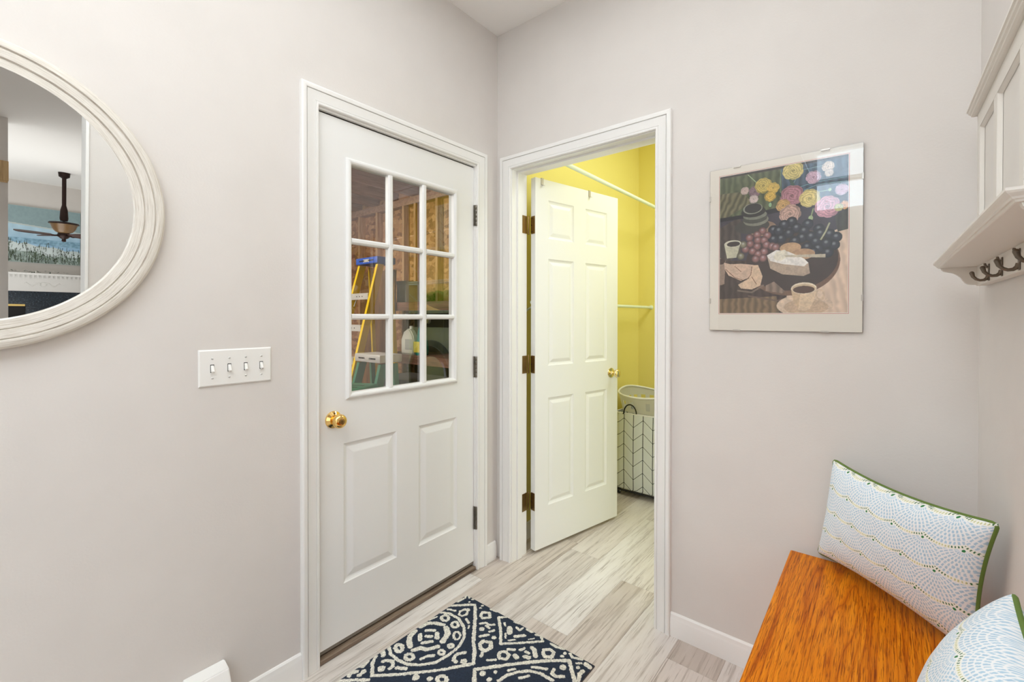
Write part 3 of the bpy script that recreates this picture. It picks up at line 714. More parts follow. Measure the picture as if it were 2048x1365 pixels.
POSTER= [('p',[-5,13,549,17,526,300,-2,330],(86,92,66),1),('p',[-5,126,199,132,278,217,-2,330],(104,98,74),2),('p',[514,17,1000,11,1002,267,526,279],(70,86,104),1),('p',[-2,330,381,304,1002,248,1005,530,-2,669],(62,56,68),0),('p',[-2,376,186,306,189,570,-2,669],(74,62,58),1),('p',[-2,302,278,295,1002,236,1002,256,429,316,-2,330],(30,28,36),0),('p',[910,471,1002,446,1007,1007,434,1005,647,807,869,716],(228,200,178),3),('p',[-2,613,529,646,578,1007,0,1005],(64,48,42),1),('p',[0,897,483,885,506,1007,0,1005],(122,98,72),1),('e',588,660,360,223,(116,84,68),0),('e',583,644,352,205,(60,45,42),0),('e',368,411,112,52,(150,118,98),0),('e',278,386,145,52,(66,62,58),0),('e',312,345,104,42,(128,126,112),0),('e',304,332,102,36,(72,70,64),0),('e',304,310,99,31,(120,120,108),0),('e',291,285,102,38,(44,42,42),0),('e',286,262,81,38,(150,150,135),0),('e',289,260,71,34,(52,50,50),0),('l',[245,17,317,83],4,(165,185,140)),('l',[514,258,508,89,514,27],3,(120,150,125)),('l',[608,133,664,50,843,44],3,(125,160,165)),('l',[621,166,757,145,992,139],3,(120,165,175)),('l',[690,186,790,161,992,168],3,(130,170,180)),('l',[800,211,877,207],4,(150,180,150)),('l',[757,316,739,374],6,(150,165,120)),('l',[572,77,621,166,549,199],16,(60,82,70)),('l',[478,168,526,205],16,(50,70,60)),('f',219,128,31,(205,180,172)),('f',304,145,45,(140,112,122)),('f',294,196,33,(222,200,195)),('f',373,112,60,(205,180,95)),('f',452,139,43,(228,190,95)),('f',429,194,40,(224,184,88)),('e',429,252,12,15,(150,185,140),0),('f',606,44,69,(225,205,130)),('f',598,211,79,(188,130,142)),('f',731,244,67,(234,212,138)),('f',859,316,79,(225,165,180)),('f',531,269,48,(215,170,110)),('f',585,333,72,(205,165,150)),('f',757,110,48,(215,175,195)),('f',861,56,38,(235,215,200)),('f',869,97,28,(238,222,210)),('f',976,318,31,(228,160,90)),('f',936,328,28,(205,195,130)),('f',956,217,40,(225,190,210)),('e',739,376,17,17,(165,180,135),0),('e',874,207,12,11,(170,195,160),0),('p',[910,384,1000,335,1002,471,930,483],(60,58,52),1),('g',598,386,42,(46,47,60)),('g',539,401,42,(46,47,60)),('g',455,429,42,(46,47,60)),('g',498,438,42,(46,47,60)),('g',634,431,42,(46,47,60)),('g',718,413,42,(46,47,60)),('g',690,456,42,(46,47,60)),('g',575,462,42,(46,47,60)),('g',797,452,42,(46,47,60)),('g',516,493,42,(46,47,60)),('g',455,493,42,(46,47,60)),('g',675,500,42,(46,47,60)),('g',741,497,42,(46,47,60)),('g',621,518,42,(46,47,60)),('g',808,483,42,(46,47,60)),('g',872,493,42,(46,47,60)),('g',920,516,42,(46,47,60)),('g',774,535,42,(46,47,60)),('g',905,565,42,(46,47,60)),('g',851,551,42,(46,47,60)),('g',713,565,42,(46,47,60)),('g',792,580,42,(46,47,60)),('g',759,603,42,(46,47,60)),('g',861,611,42,(46,47,60)),('g',368,427,33,(150,100,98)),('g',406,462,33,(150,100,98)),('g',324,450,33,(150,100,98)),('g',260,466,33,(150,100,98)),('g',329,489,33,(150,100,98)),('g',381,493,33,(150,100,98)),('g',265,510,33,(150,100,98)),('g',324,532,33,(150,100,98)),('g',401,526,33,(150,100,98)),('g',445,539,33,(150,100,98)),('g',473,549,33,(150,100,98)),('g',227,545,33,(150,100,98)),('g',286,563,33,(150,100,98)),('g',381,572,33,(150,100,98)),('g',332,586,33,(150,100,98)),('g',373,617,33,(150,100,98)),('g',312,619,33,(150,100,98)),('g',207,510,32,(132,124,100)),('g',143,555,32,(132,124,100)),('g',186,592,32,(132,124,100)),('l',[813,522,846,475,872,423],8,(190,185,150)),('p',[40,499,181,508,148,599,66,601],(196,190,165),0),('e',115,497,74,25,(214,208,186),0),('e',122,500,58,19,(48,38,36),0),('p',[0,592,53,617,43,786,2,796],(150,125,110),0),('e',12,621,38,21,(70,50,45),0),('p',[38,629,94,644,189,646,296,660,291,739,189,768,81,726,46,679],(210,178,155),0),('p',[286,664,332,662,370,743,352,807,281,833,189,823,163,796,255,755,281,706],(222,190,160),0),('l',[53,679,135,743,202,763],4,(120,85,65)),('l',[135,662,189,702],4,(130,95,75)),('l',[281,673,273,728,242,759],4,(120,85,65)),('l',[281,745,319,796],4,(130,90,65)),('l',[163,838,281,854,375,807],10,(120,100,88)),('e',588,561,81,36,(200,160,122),0),('e',680,609,92,36,(186,146,112),0),('p',[406,605,432,693,529,737,687,755,736,739,723,667,529,656],(186,162,142),0),('p',[404,601,480,568,575,586,693,640,723,669,693,691,529,667,432,640],(240,232,226),0),('p',[455,619,480,580,547,570,570,596,552,627,516,644,480,640],(228,218,200),0),('p',[539,607,846,619,846,642,552,621],(196,182,160),0),('p',[396,809,462,784,547,850,529,867,396,846],(136,112,98),1),('l',[255,879,483,916,647,889],9,(110,85,72)),('e',693,951,209,73,(222,196,172),0),('e',705,961,163,52,(204,174,146),0),('e',810,883,35,38,(214,186,158),0),('e',808,881,20,25,(226,200,178),0),('p',[593,836,785,842,769,916,734,976,700,986,654,980,613,920],(230,202,170),0),('p',[593,836,670,848,649,976,613,920],(208,178,144),0),('e',690,836,94,38,(242,224,200),0),('e',690,840,86,31,(212,184,150),0),('e',690,846,79,25,(84,56,46),0)]
cv = Canvas(400, 526, (60, 52, 50))
for it in POSTER:
    if it[0] == 'e': cv.ell(it[1], it[2], it[3], it[4], it[5], it[6])
    elif it[0] == 'p': cv.poly(it[1], it[2], it[3])
    elif it[0] == 'l': cv.line(it[1], it[2], it[3])
    elif it[0] == 'f': cv.flower(it[1], it[2], it[3]*1.15, it[4])
    elif it[0] == 'g': cv.grape(*it[1:])
cv.a = np.clip(cv.a*(.94+.12*cv.N[..., None]), 0, 255)*0.92+14
px0, px1, pz0, pz1 = 1.0945, 1.5600, 1.2485, 1.8575
t = thing('wall_poster', ((px0+px1)/2, 0.0, pz0), 'frameless clip-glass poster of flowers, grapes, cheese and coffee on the wall', 'picture')
box('backing_board', (px0, px1, -.0085, -.004, pz0, pz1), simple('brown_hardboard', (96, 78, 62), .8), t)
box('mount', (px0+.0006, px1-.0006, -.0093, -.0086, pz0+.0006, pz1-.0006), simple('cream_mount_card', (232, 224, 214), .7), t)
grid_canvas('print', lambda u, v: np.stack([1.1305+.391*u, np.full_like(u, -.00955), 1.828-.515*v], 1), 400, 526, cv.a, MT['print'], t)
bm = bmesh.new(); a0, a1, b0, b1 = 1.1275, 1.5245, 1.3095, 1.8315; lw = .0011
R1 = [bm.verts.new((x, -.0095, z)) for x, z in ((a0, b0), (a1, b0), (a1, b1), (a0, b1))]; R2 = [bm.verts.new((x, -.0095, z)) for x, z in ((a0+lw, b0+lw), (a1-lw, b0+lw), (a1-lw, b1-lw), (a0+lw, b1-lw))]
for q in range(4): bm.faces.new((R1[q], R1[(q+1) % 4], R2[(q+1) % 4], R2[q]))
tag(bm_obj('print_border', bm, simple('red_ink', (206, 92, 88), .7), t), 'thin red border line')
box('picture_glass', (px0, px1, -.0124, -.0102, pz0, pz1), MT['picglass'], t)
for x, z in ((1.19, pz1), (1.46, pz1), (1.19, pz0), (1.46, pz0)): box('glass_clip', (x-.012, x+.012, -.0136, -.004, z-(.004 if z > 1.5 else .0012), z+(.0012 if z > 1.5 else .004)), MT['aluclip'], t)
for x, z in ((px0, 1.75), (px0, 1.36), (px1, 1.75), (px1, 1.36)): box('glass_clip', (x-(.0012 if x < 1.3 else .004), x+(.004 if x < 1.3 else .0012), -.0136, -.004, z-.010, z+.010), MT['aluclip'], t)

# ---- rug
RUG= [(15,[2,106,50,59,83,30,137,84,202,158,242,203,279,235,318,281,291,317,267,351]),(15,[379,340,341,299,390,239,465,154,525,92,586,42,610,69,654,114]),(12,[244,6,221,28,280,82,330,140,391,83,449,24,430,4]),(13,[442,283,450,242,471,206,500,176,539,160,588,159]),(10,[71,80,64,105,76,121,93,120,101,101,93,88]),(22,[84,76,84,76]),(12,[120,123,145,133]),(10,[160,146,168,156]),(14,[254,261,237,285,240,307,251,317,263,317]),(24,[282,297,282,296]),(13,[144,46,171,31,193,51,171,75,152,66,144,46]),(12,[114,14,115,14]),(10,[117,32,118,31]),(12,[159,8,189,2]),(13,[187,105,201,88,223,88,236,74]),(22,[214,125,214,125]),(13,[216,99,235,102]),(12,[250,118,258,100]),(14,[239,161,257,135]),(18,[286,131,286,131]),(16,[266,172,268,192,290,210,309,205,314,180,295,159,278,167]),(12,[305,218,314,236]),(13,[358,185,359,169,372,158,394,165,399,186,377,199,363,191]),(11,[369,215,346,237]),(14,[372,143,391,130]),(24,[300,48,317,69]),(16,[348,72,373,45]),(10,[319,26,340,33,341,14]),(7,[262,37,277,49]),(8,[307,83,324,103]),(7,[343,104,360,87]),(7,[401,50,414,34]),(18,[412,151,423,156]),(14,[410,117,417,101]),(12,[431,110,445,109]),(18,[445,133,459,127]),(18,[437,79,453,81,474,105]),(14,[481,59,496,41,517,45,525,68,503,86,487,74,481,59]),(14,[552,41,552,40]),(14,[554,22,554,22]),(9,[291,7,312,2]),(12,[361,9,384,8]),(12,[409,10,433,2]),(14,[485,14,508,16,535,4]),(12,[570,11,587,22,618,6]),(10,[614,38,626,26]),(16,[628,50,628,50]),(20,[644,18,658,21]),(16,[650,55,648,74,660,99]),(26,[585,86,585,85]),(14,[565,116,570,134,589,137,610,119]),(12,[498,156,520,143,543,129]),(12,[451,204,441,222]),(24,[376,294,376,293]),(18,[413,298,413,298]),(14,[407,259,407,259]),(12,[492,225,511,196]),(10,[14,23,4,9,15,0,30,10]),(14,[48,9,48,9]),(10,[50,32,50,32]),(13,[7,64,12,31]),(13,[1,429,40,447,89,449,131,438,170,411,204,369,215,313,214,255,192,205,152,166,96,141,40,144,-2,166]),(13,[5,490,24,516,76,554,144,490,215,414,267,354]),(19,[8,278,14,245,37,225,73,208]),(22,[12,309,20,341,38,358,66,376]),(23,[93,214,126,232,144,276]),(19,[90,381,103,356,131,343,150,307]),(16,[44,277,69,256]),(18,[44,310,68,328]),(16,[72,298,86,286]),(20,[91,260,111,277]),(16,[88,333,110,303]),(13,[59,166,64,175,63,184,55,190,45,191,35,186,29,177,30,167,38,161,49,160,59,166]),(12,[120,169,126,178,125,186,119,192,109,192,99,186,93,177,94,168,100,163,110,163,120,169]),(10,[173,209,181,220,182,230,176,235,164,234,153,226,145,215,144,205,150,200,161,201,173,209]),(12,[194,266,196,271,195,276,191,280,185,280,179,278,177,273,178,268,182,264,188,263,194,266]),(11,[193,311,197,318,195,324,190,329,182,330,175,326,171,320,172,314,178,309,186,308,193,311]),(13,[149,390,157,365,172,349]),(15,[118,402,123,409,122,418,114,424,104,425,95,421,90,414,91,405,98,399,109,398,118,402]),(17,[49,400,57,408,57,417,51,422,40,422,28,417,21,408,20,400,27,394,38,394,49,400]),(17,[7,460,25,469]),(14,[48,488,57,475,75,465,98,479,97,493]),(28,[74,512,74,512]),(17,[116,473,142,456]),(20,[36,561,36,561]),(18,[39,580,39,580]),(14,[5,523,13,549,-2,561]),(17,[13,605,2,593,16,578]),(26,[203,458,204,458]),(22,[247,430,247,430]),(14,[-2,647,44,604,83,573]),(15,[297,394,301,402,299,411,291,418,280,419,270,415,266,407,268,398,276,391,287,390,297,394]),(12,[13,128,45,114]),(10,[5,225,13,191])]
RX0, RX1, RY1, RY0 = .122, .790, -.355, -1.375
nx, ny = 470, 714
cv = Canvas(nx, ny, (36, 46, 62)); cv.X = cv.X*.668; cv.Y = cv.Y*1.02      # millimetres from the far left corner
jit = Canvas.smooth(ny+1, nx+1, 3)*7+Canvas.smooth(ny+1, nx+1, 9)*5-6
msk = np.zeros(cv.X.shape, bool)
def stroke(q, w_):
    global msk
    q = np.array(q, float); xa, xb = q[::2].min()-20, q[::2].max()+20; ya, yb = q[1::2].min()-20, q[1::2].max()+20
    i0, i1 = np.searchsorted(cv.Y[:, 0], [ya, yb]); j0, j1 = np.searchsorted(cv.X[0], [xa, xb])
    if i1 <= i0 or j1 <= j0: return
    X, Y = cv.X[i0:i1, j0:j1], cv.Y[i0:i1, j0:j1]; d = np.full(X.shape, 1e9)
    for i in range(0, len(q)-2, 2):
        x1, y1, x2, y2 = q[i:i+4]; L = (x2-x1)**2+(y2-y1)**2+1e-9; t_ = np.clip(((X-x1)*(x2-x1)+(Y-y1)*(y2-y1))/L, 0, 1)
        d = np.minimum(d, np.hypot(X-x1-t_*(x2-x1), Y-y1-t_*(y2-y1)))
    msk[i0:i1, j0:j1] |= d+jit[i0:i1, j0:j1]*.55 < w_*.50
for w_, q in RUG:
    stroke(q, w_)
    q = np.array(q, float)
    if q[1::2].max() < 640:     # the pattern repeats, turned round, over the half of the mat outside the picture
        r = q.copy(); r[::2] = 668-q[::2]; r[1::2] = 1290-q[1::2]
        if r[1::2].min() > 560: stroke(r, w_)
pile = Canvas.smooth(ny+1, nx+1, 2)
cv.a = np.where(msk[..., None], np.array([226, 222, 210]), np.array([34, 46, 64]))*(.84+.30*pile[..., None])
jz = np.random.rand((nx+1)*(ny+1))
mi = msk.ravel()
t = thing('door_mat', ((RX0+RX1)/2, (RY0+RY1)/2, 0.0), 'navy and cream patterned accent rug on the plank floor beside the glazed door', 'rug')
UU = np.zeros(1)
def rugpos(u, v):
    e = np.minimum(np.minimum(u, 1-u)*.668, np.minimum(v, 1-v)*1.02)
    z = .0035+.0042*np.clip(e/.006, 0, 1)**.5+np.where(mi, .0008, 0)+jz*.0009*(e > .001)
    return np.stack([RX0+.668*u, RY1-1.02*v, z], 1)
grid_canvas('pile', rugpos, nx, ny, cv.a, MT['rug'], t)
bm = bmesh.new(); bx(bm, RX0-.0015, RX1+.0015, RY0-.0015, RY1+.0015, .0002, .0046, .0012); bm_obj('binding', bm, simple('dark_binding', (70, 66, 68), .9), t)

# ================================================================== RACK ON THE RIGHT WALL
t = thing('coat_rack_shelf', (W, -.6, 1.38), 'cream painted coat rack with crown moulding, shelf and hooks above the bench', 'coat rack')
yf, yn = -.135, -1.015
# crown
bm = bmesh.new(); prism(bm, [(W-.002, 1.8500), (1.780, 1.8500), (1.780, 1.8440), (1.7830, 1.8425), (1.7845, 1.838), (1.788, 1.836), (1.789, 1.8325), (1.7935, 1.831), (W-.002, 1.831)], 'y', yn-.012, yf+.010)
bm_obj('crown', bm, MT['rackwood'], t)
# panelled back: rails, stiles, recessed panels
xs, xr = 1.8000, 1.8090
box('top_rail', (xs, W-.002, yn, yf-.001, 1.7900, 1.8310), MT['rackwood'], t, .0006)
stiles = [yf-.001, -.360, -.585, -.800, yn]
wst = .036
ys = [(yf-.001-wst, yf-.001)]
for c in (-.378, -.625, -.84): ys.append((c-wst/2, c+wst/2))
ys.append((yn, yn+wst))
for a, b in ys: box('stile', (xs, W-.002, a, b, 1.455, 1.7900), MT['rackwood'], t, .0006)
for (a, b), (c, d) in zip(ys, ys[1:]):
    box('back_panel', (xr, W-.002, d, a, 1.455, 1.7898), MT['rackunder'], t)
    bm = bmesh.new(); r = [(xs+.001, 0), (xr-.003, .004), (xr-.0005, .0055)]
    rows = [[bm.verts.new((x_, y_, z_)) for y_, z_ in ((d+o_, 1.457+o_), (a-o_, 1.457+o_), (a-o_, 1.7895-o_), (d+o_, 1.7895-o_))] for x_, o_ in r]
    for p, q_ in zip(rows, rows[1:]):
        for q in range(4): bm.faces.new((p[q], p[(q+1) % 4], q_[(q+1) % 4], q_[q]))
    bm_obj('panel_moulding', bm, MT['rackwood'], t)
# shelf with a moulded edge
bm = bmesh.new()
prof = [(.0, 1.4475), (.0, 1.4440), (.0015, 1.4415), (.0055, 1.4375), (.0065, 1.4350), (.0085, 1.4345), (.0095, 1.4315), (.011, 1.4310)]
xf = 1.7165
rows = [[bm.verts.new(p) for p in ((W-.002, yn-.055+o_, z_), (xf+o_, yn-.055+o_, z_), (xf+o_, yf+.012-o_, z_), (W-.002, yf+.012-o_, z_))] for o_, z_ in prof]
for p, q_ in zip(rows, rows[1:]):
    for q in range(4): bm.faces.new((p[q], p[(q+1) % 4], q_[(q+1) % 4], q_[q]))
bm.faces.new(rows[0]); bm.faces.new(rows[-1][::-1]); bm_obj('shelf', bm, MT['rackwood'], t)
# S-curved end brackets and the hook rail
for y0 in (yf-.012, yn-.043):
    bm = bmesh.new(); P = [(1.8005, 1.4308), (1.7310, 1.4308), (1.7325, 1.4265), (1.7365, 1.4220), (1.745, 1.4195), (1.754, 1.4165), (1.7635, 1.4105), (1.7700, 1.4030), (1.7745, 1.3950), (1.7785, 1.3885), (1.7840, 1.3845), (1.7905, 1.3835), (1.8005, 1.3835)]
    prism(bm, P, 'y', y0, y0+.012); bm_obj('bracket', bm, MT['rackwood'], t)
box('hook_rail', (1.8000, W-.002, yn-.031, yf-.001, 1.3810, 1.4307), MT['rackwood'], t, .0006)
for k, yh in enumerate((-.322, -.470, -.622, -.775, -.930)):
    bm = bmesh.new(); bx(bm, 1.7975, 1.8003, yh-.0055, yh+.0055, 1.3830, 1.4225, .0012, 1)
    hk = bm_obj('hook', bm, MT['hook'], t)
    bm = bmesh.new(); tube(bm, [(1.7985, yh, 1.3955), (1.7965, yh, 1.3890), (1.7915, yh, 1.3850), (1.7850, yh, 1.3845), (1.7785, yh, 1.3875), (1.7735, yh, 1.3935), (1.7715, yh, 1.4010), (1.7705, yh, 1.4045)], [.0042, .0040, .0033, .0030, .0032, .0036, .0044, .0030], 12)
    bmesh.ops.create_uvsphere(bm, u_segments=12, v_segments=8, radius=.0046, matrix=Matrix.Translation((1.7713, yh, 1.4020)))
    bm_obj('hook_arm', bm, MT['hook'], hk, True, 60)
    bm = bmesh.new(); tube(bm, [(1.7980, yh, 1.4140), (1.7940, yh, 1.4165), (1.7925, yh, 1.4215), (1.7925, yh, 1.4240)], [.0032, .0028, .0026, .0020], 10); bm_obj('hook_prong', bm, MT['hook'], hk, True, 60)

# ================================================================== BENCH
BZ = .500
t = thing('storage_bench', (1.59, -.8, 0.0), 'honey-stained oak storage bench standing in the corner below the coat rack', 'bench')
bm = bmesh.new(); bx(bm, 1.3690, 1.7340, -1.62, -.0350, BZ-.020, BZ, .004, 2); bm_obj('lid', bm, MT['oak'], t, True, 30)
bm = bmesh.new(); bx(bm, 1.7375, 1.8195, -1.62, -.0350, BZ-.020, BZ, .002, 1); bm_obj('rear_board', bm, MT['oak'], t)
bm = bmesh.new(); bx(bm, 1.3930, 1.4120, -1.60, -.045, .03, BZ-.0205, .0015, 1); bm_obj('front_panel', bm, MT['oak'], t)
for y in (-1.60, -.064): bm = bmesh.new(); bx(bm, 1.4121, 1.8190, y, y+.019, .0, BZ-.0205, .0015, 1); bm_obj('side_panel', bm, MT['oak'], t)
bm = bmesh.new(); bx(bm, 1.4121, 1.8190, -1.58, -.066, .06, .075); bm_obj('bottom_board', bm, MT['oak'], t)
for y in (-1.60, -.075): bm = bmesh.new(); bx(bm, 1.3930, 1.42, y, y+.03, .0, .0295); bm_obj('foot', bm, MT['oak'], t)

# ================================================================== CUSHIONS
def scallop(S, T, off=0.0):
    wf_, v = .086, .076; R = math.hypot(v, wf_/2)+.0005
    T = T+off; out = np.ones(S.shape+(3,))*np.array([238, 240, 243.]); done = np.zeros(S.shape, bool)
    j0 = int(np.floor(T.min()/v))-3; j1 = int(np.ceil(T.max()/v))+2
    nz = Canvas.smooth(S.shape[0], S.shape[1], 5)
    for j in range(j0, j1):        # upper rows lie over the lower ones
        cy = j*v; sh = .5*wf_ if j % 2 else 0.0
        dx = (S-sh) - np.round((S-sh)/wf_)*wf_; dy = T-cy; r = np.hypot(dx, dy)
        m = (r <= R) & ~done & (dy > -.25*R); done |= m
        th = np.arctan2(dx, dy); k = np.floor(r/R*9.0); fr = r/R*9.0-k
        ph = th/(.27-.0225*np.minimum(k, 8))+.5*(k % 2)+.25*nz; fa = ph-np.floor(ph)
        dash = m & (fa > .24) & (fa < .76) & (fr > .14) & (fr < .88) & (k >= 1) & (k < 8)
        bl = np.stack([164+28*nz, 196+20*nz, 218+12*nz], -1); out[dash] = bl[dash]
        ed = m & (k == 8) & (fr > .2) & (fr < .72); ph = th/.075; fa = ph-np.floor(ph); dot = ed & (fa > .28) & (fa < .72)
        side = np.abs(th) > .20; out[dot & side] = (36, 100, 56); out[dot & ~side] = (202, 202, 150)
        out[m & (k == 8) & ~dot] = (242, 242, 234)
        ap = m & (r > R*.02) & (np.hypot(dx, dy-.0055) < .0034); out[ap] = (40, 122, 64)
    return out
def cushion(name, label, group, c, thick, out_sign, sw, sh_, nx, ny, off=0.0, ear=.010, sag=.022, bx_=.42):
    """c: bottom-left, bottom-right, top-right, top-left (seen from the front)"""
    BL, BR, TR, TL = [np.array(p, float) for p in c]; nrm = np.cross(BR-BL, TL-BL); nrm /= np.linalg.norm(nrm); nrm *= out_sign
    def rim(u, v):
        P = (BL[None]*((1-u)*(1-v))[:, None]+BR[None]*(u*(1-v))[:, None]+TR[None]*(u*v)[:, None]+TL[None]*((1-u)*v)[:, None])
        eu = (BR-BL)/np.linalg.norm(BR-BL); ev = (TL-BL)/np.linalg.norm(TL-BL)
        pu = 4*u*(1-u); pv = 4*v*(1-v)      # seams bow inwards between the corners
        P = P+eu[None]*(sag*.75*pv*(1-2*u))[:, None]+ev[None]*(sag*pu*(1-2*v))[:, None]
        return P
    def surf(sgn, th):
        def f(u, v):
            b = (np.clip(4*u*(1-u), 0, 1)**bx_)*(np.clip(4*v*(1-v), 0, 1)**bx_)
            wr = .0022*np.sin(u*23+v*9)*np.sin(v*17-u*5)*(1-b*.6)
            b2 = b*th+wr*b
            return rim(u, v)+nrm[None]*(sgn*b2)[:, None]
        return f
    t = thing(name, tuple((BL+BR)/2), label, 'cushion', group)
    U_, V_ = np.meshgrid(np.linspace(0, 1, nx+1), np.linspace(0, 1, ny+1))
    grid_canvas('cover_front', lambda u, v: surf(1, thick)(u, 1-v), nx, ny, scallop(U_*sw, V_*sh_, off), MT['cushion'], t)
    U2, V2 = np.meshgrid(np.linspace(0, 1, nx//2+1), np.linspace(0, 1, ny//2+1))
    grid_canvas('cover_back', lambda u, v: surf(-1, thick*.55)(u, 1-v), nx//2, ny//2, scallop(U2*sw, V2*sh_, off), MT['cushion'], t)
    s = np.linspace(0, 1, 41)[:-1]; z_ = np.zeros(40)
    uu = np.concatenate([s, z_+1, 1-s, z_]); vv = np.concatenate([z_, s, z_+1, 1-s])
    pts = rim(uu, vv)
    # soften the piping at the corners
    for _ in range(2): pts = (np.roll(pts, 1, 0)+pts*2+np.roll(pts, -1, 0))/4
    bm = bmesh.new(); tube(bm, [tuple(p) for p in pts], .0042, 8, closed=True); bm_obj('piping', bm, MT['piping'], t, True, 80)
    return t
cushion('throw_cushion', 'blue and white scallop-print cushion leaning into the corner at the bench far end', 'scallop cushions on the bench',
        [(1.447, -.026, .512), (1.783, -.352, .508), (1.800, -.452, .862), (1.489, -.034, .834)], .062, 1, .50, .335, 520, 350)
cushion('throw_cushion', 'blue and white scallop-print cushion nearest the viewer, overlapping the other cushion', 'scallop cushions on the bench',
        [(1.700, -.600, .512), (1.690, -1.080, .512), (1.782, -1.140, .830), (1.786, -.690, .822)], .085, 1, .50, .335, 400, 260, .02)
# ================================================================== LAUNDRY THINGS
# wheeled wire-frame hamper with a chevron cover
HX0, HX1, HY0, HY1 = .085, .50, 1.215, 1.60
HT = .600
t = thing('laundry_hamper', ((HX0+HX1)/2, (HY0+HY1)/2, 0.0), 'tall wheeled laundry hamper with a black and white chevron cover behind the open door', 'hamper')
bm = bmesh.new(); r_ = .045; n_ = 6; ring_ = []
for cx_, cy_, a0 in ((HX1-r_, HY1-r_, 0), (HX0+r_, HY1-r_, 90), (HX0+r_, HY0+r_, 180), (HX1-r_, HY0+r_, 270)):
    for k in range(n_+1):
        a = math.radians(a0+90*k/n_); ring_.append((cx_+r_*math.cos(a), cy_+r_*math.sin(a)))
lv = []
zs_ = [.045, .06, .2, .4, HT-.03, HT]
for z in zs_:
    s_ = .955 if z < .05 else (1.0 if z < .5 else 1.0)
    cx_, cy_ = (HX0+HX1)/2, (HY0+HY1)/2; lv.append([bm.verts.new((cx_+(x-cx_)*s_, cy_+(y-cy_)*s_+(.004*math.sin(x*40+z*9)), z)) for x, y in ring_])
for a, b in zip(lv, lv[1:]):
    for q in range(len(a)): bm.faces.new((a[q], a[(q+1) % len(a)], b[(q+1) % len(a)], b[q]))
bm.faces.new(lv[0][::-1])
cov = bm_obj('cover', bm, MT['chevron'], t, True, 50)
bm = bmesh.new(); tube(bm, [(x, y, .038) for x, y in ring_], .006, 8, closed=True); bm_obj('base_frame', bm, MT['black'], t, True)
bm = bmesh.new(); tube(bm, [(x+(0), y, HT) for x, y in ring_], .005, 8, closed=True); bm_obj('rim_wire', bm, MT['white_plastic'], t, True)
bm = bmesh.new(); xh = .212; tube(bm, [(xh-.055, HY0-.006, HT-.005)]+[(xh+.047*math.cos(math.radians(a)), HY0-.008, HT+.006+.062*math.sin(math.radians(a))) for a in range(180, -1, -15)], .0045, 8); bm_obj('handle', bm, MT['black'], t, True)
for x in (HX0+.03, HX1-.03):
    for y in (HY0+.02, HY1-.03):
        bm = bmesh.new(); lathe(bm, [(0, -.008), (.019, -.008), (.021, -.004), (.021, .004), (.019, .008), (0, .008)], (x, y, .0212), (1, 0, 0), 18); wh = bm_obj('caster', bm, MT['black'], t, True, 40)
        bm = bmesh.new(); lathe(bm, [(0, -.0095), (.010, -.0095), (.010, .0095), (0, .0095)], (x, y, .0212), (1, 0, 0), 14); bm_obj('caster_hub', bm, MT['alu'], wh, True, 40)
# slotted plastic laundry basket sitting in the hamper mouth
bcx, bcy = (HX0+HX1)/2+.02, (HY0+HY1)/2-.01
t = thing('laundry_basket', (bcx, bcy, .56), 'white slotted plastic laundry basket sitting in the top of the chevron hamper', 'basket')
bm = bmesh.new(); A_, NZ = 96, 9; ZB, ZT = .50, .742; rows = []
def rp(a, z):
    k = (z-ZB)/(ZT-ZB); sx, sy = .185+.055*k, .155+.045*k; p = 3.2
    ca, sa = math.cos(a), math.sin(a); r = (abs(ca/1.0)**p+abs(sa/1.0)**p)**(-1/p)
    return bcx+sx*r*ca, bcy+sy*r*sa
for j in range(NZ+1):
    row = []
    for k in range(A_):
        a = 2*math.pi*k/A_; zt = ZT+.020*math.cos(2*a+.4) if j == NZ else ZT; z = ZB+(ZT-ZB)*j/NZ+(.020*math.cos(2*a+.4) if j >= NZ-1 else 0)
        x, y = rp(a, min(z, ZT)); row.append(bm.verts.new((x, y, z)))
    rows.append(row)
for j in range(NZ):
    for k in range(A_):
        slot = j in (1, 2, 3, 5, 6) and k % 4 in (1, 2) and (k % 24) not in (21, 22)
        if not slot: bm.faces.new((rows[j][k], rows[j][(k+1) % A_], rows[j+1][(k+1) % A_], rows[j+1][k]))
bm.faces.new(rows[0][::-1])
r = bmesh.ops.solidify(bm, geom=bm.faces[:], thickness=.0035)
bm_obj('body', bm, MT['white_plastic'], t, True, 50)
bm = bmesh.new(); tube(bm, [(*rp(2*math.pi*k/96, ZT), ZT+.020*math.cos(4*math.pi*k/96+.4)) for k in range(96)], .0075, 10, closed=True); bm_obj('rim', bm, MT['white_plastic'], t, True)

# front-loading washer on a pedestal (seen reflected in the door glass)
WX0, WX1, WY0, WY1 = 1.02, 1.70, .72, 1.46
t = thing('washing_machine', ((WX0+WX1)/2, (WY0+WY1)/2, 0.0), 'pale blue-grey front-loading washing machine reflected in the door glass', 'washing machine')
box('pedestal', (WX0, WX1, WY0+.01, WY1, 0.0, .368), MT['washer'], t, .006)
box('cabinet', (WX0, WX1, WY0, WY1, .37, 1.355), MT['washer'], t, .012, 2)
wc = (1.33, WY0, .80)
bm = bmesh.new(); lathe(bm, [(.300, 0), (.298, -.020), (.285, -.032), (.262, -.034), (.250, -.026)], wc, (0, 1, 0), 48); dr = bm_obj('door', bm, simple('brushed_grey_ring', (96, 112, 124), .3, .5), t, True, 40)
bm = bmesh.new(); lathe(bm, [(.252, -.027), (.20, -.020), (.12, .02), (0, .04)], wc, (0, 1, 0), 48); bm_obj('door_glass', bm, MT['washer_dark'], dr, True, 60)
box('control_panel', (WX0+.03, WX1-.03, WY0-.006, WY0+.002, 1.21, 1.33), simple('dark_control_panel', (44, 52, 60), .3), t, .003)
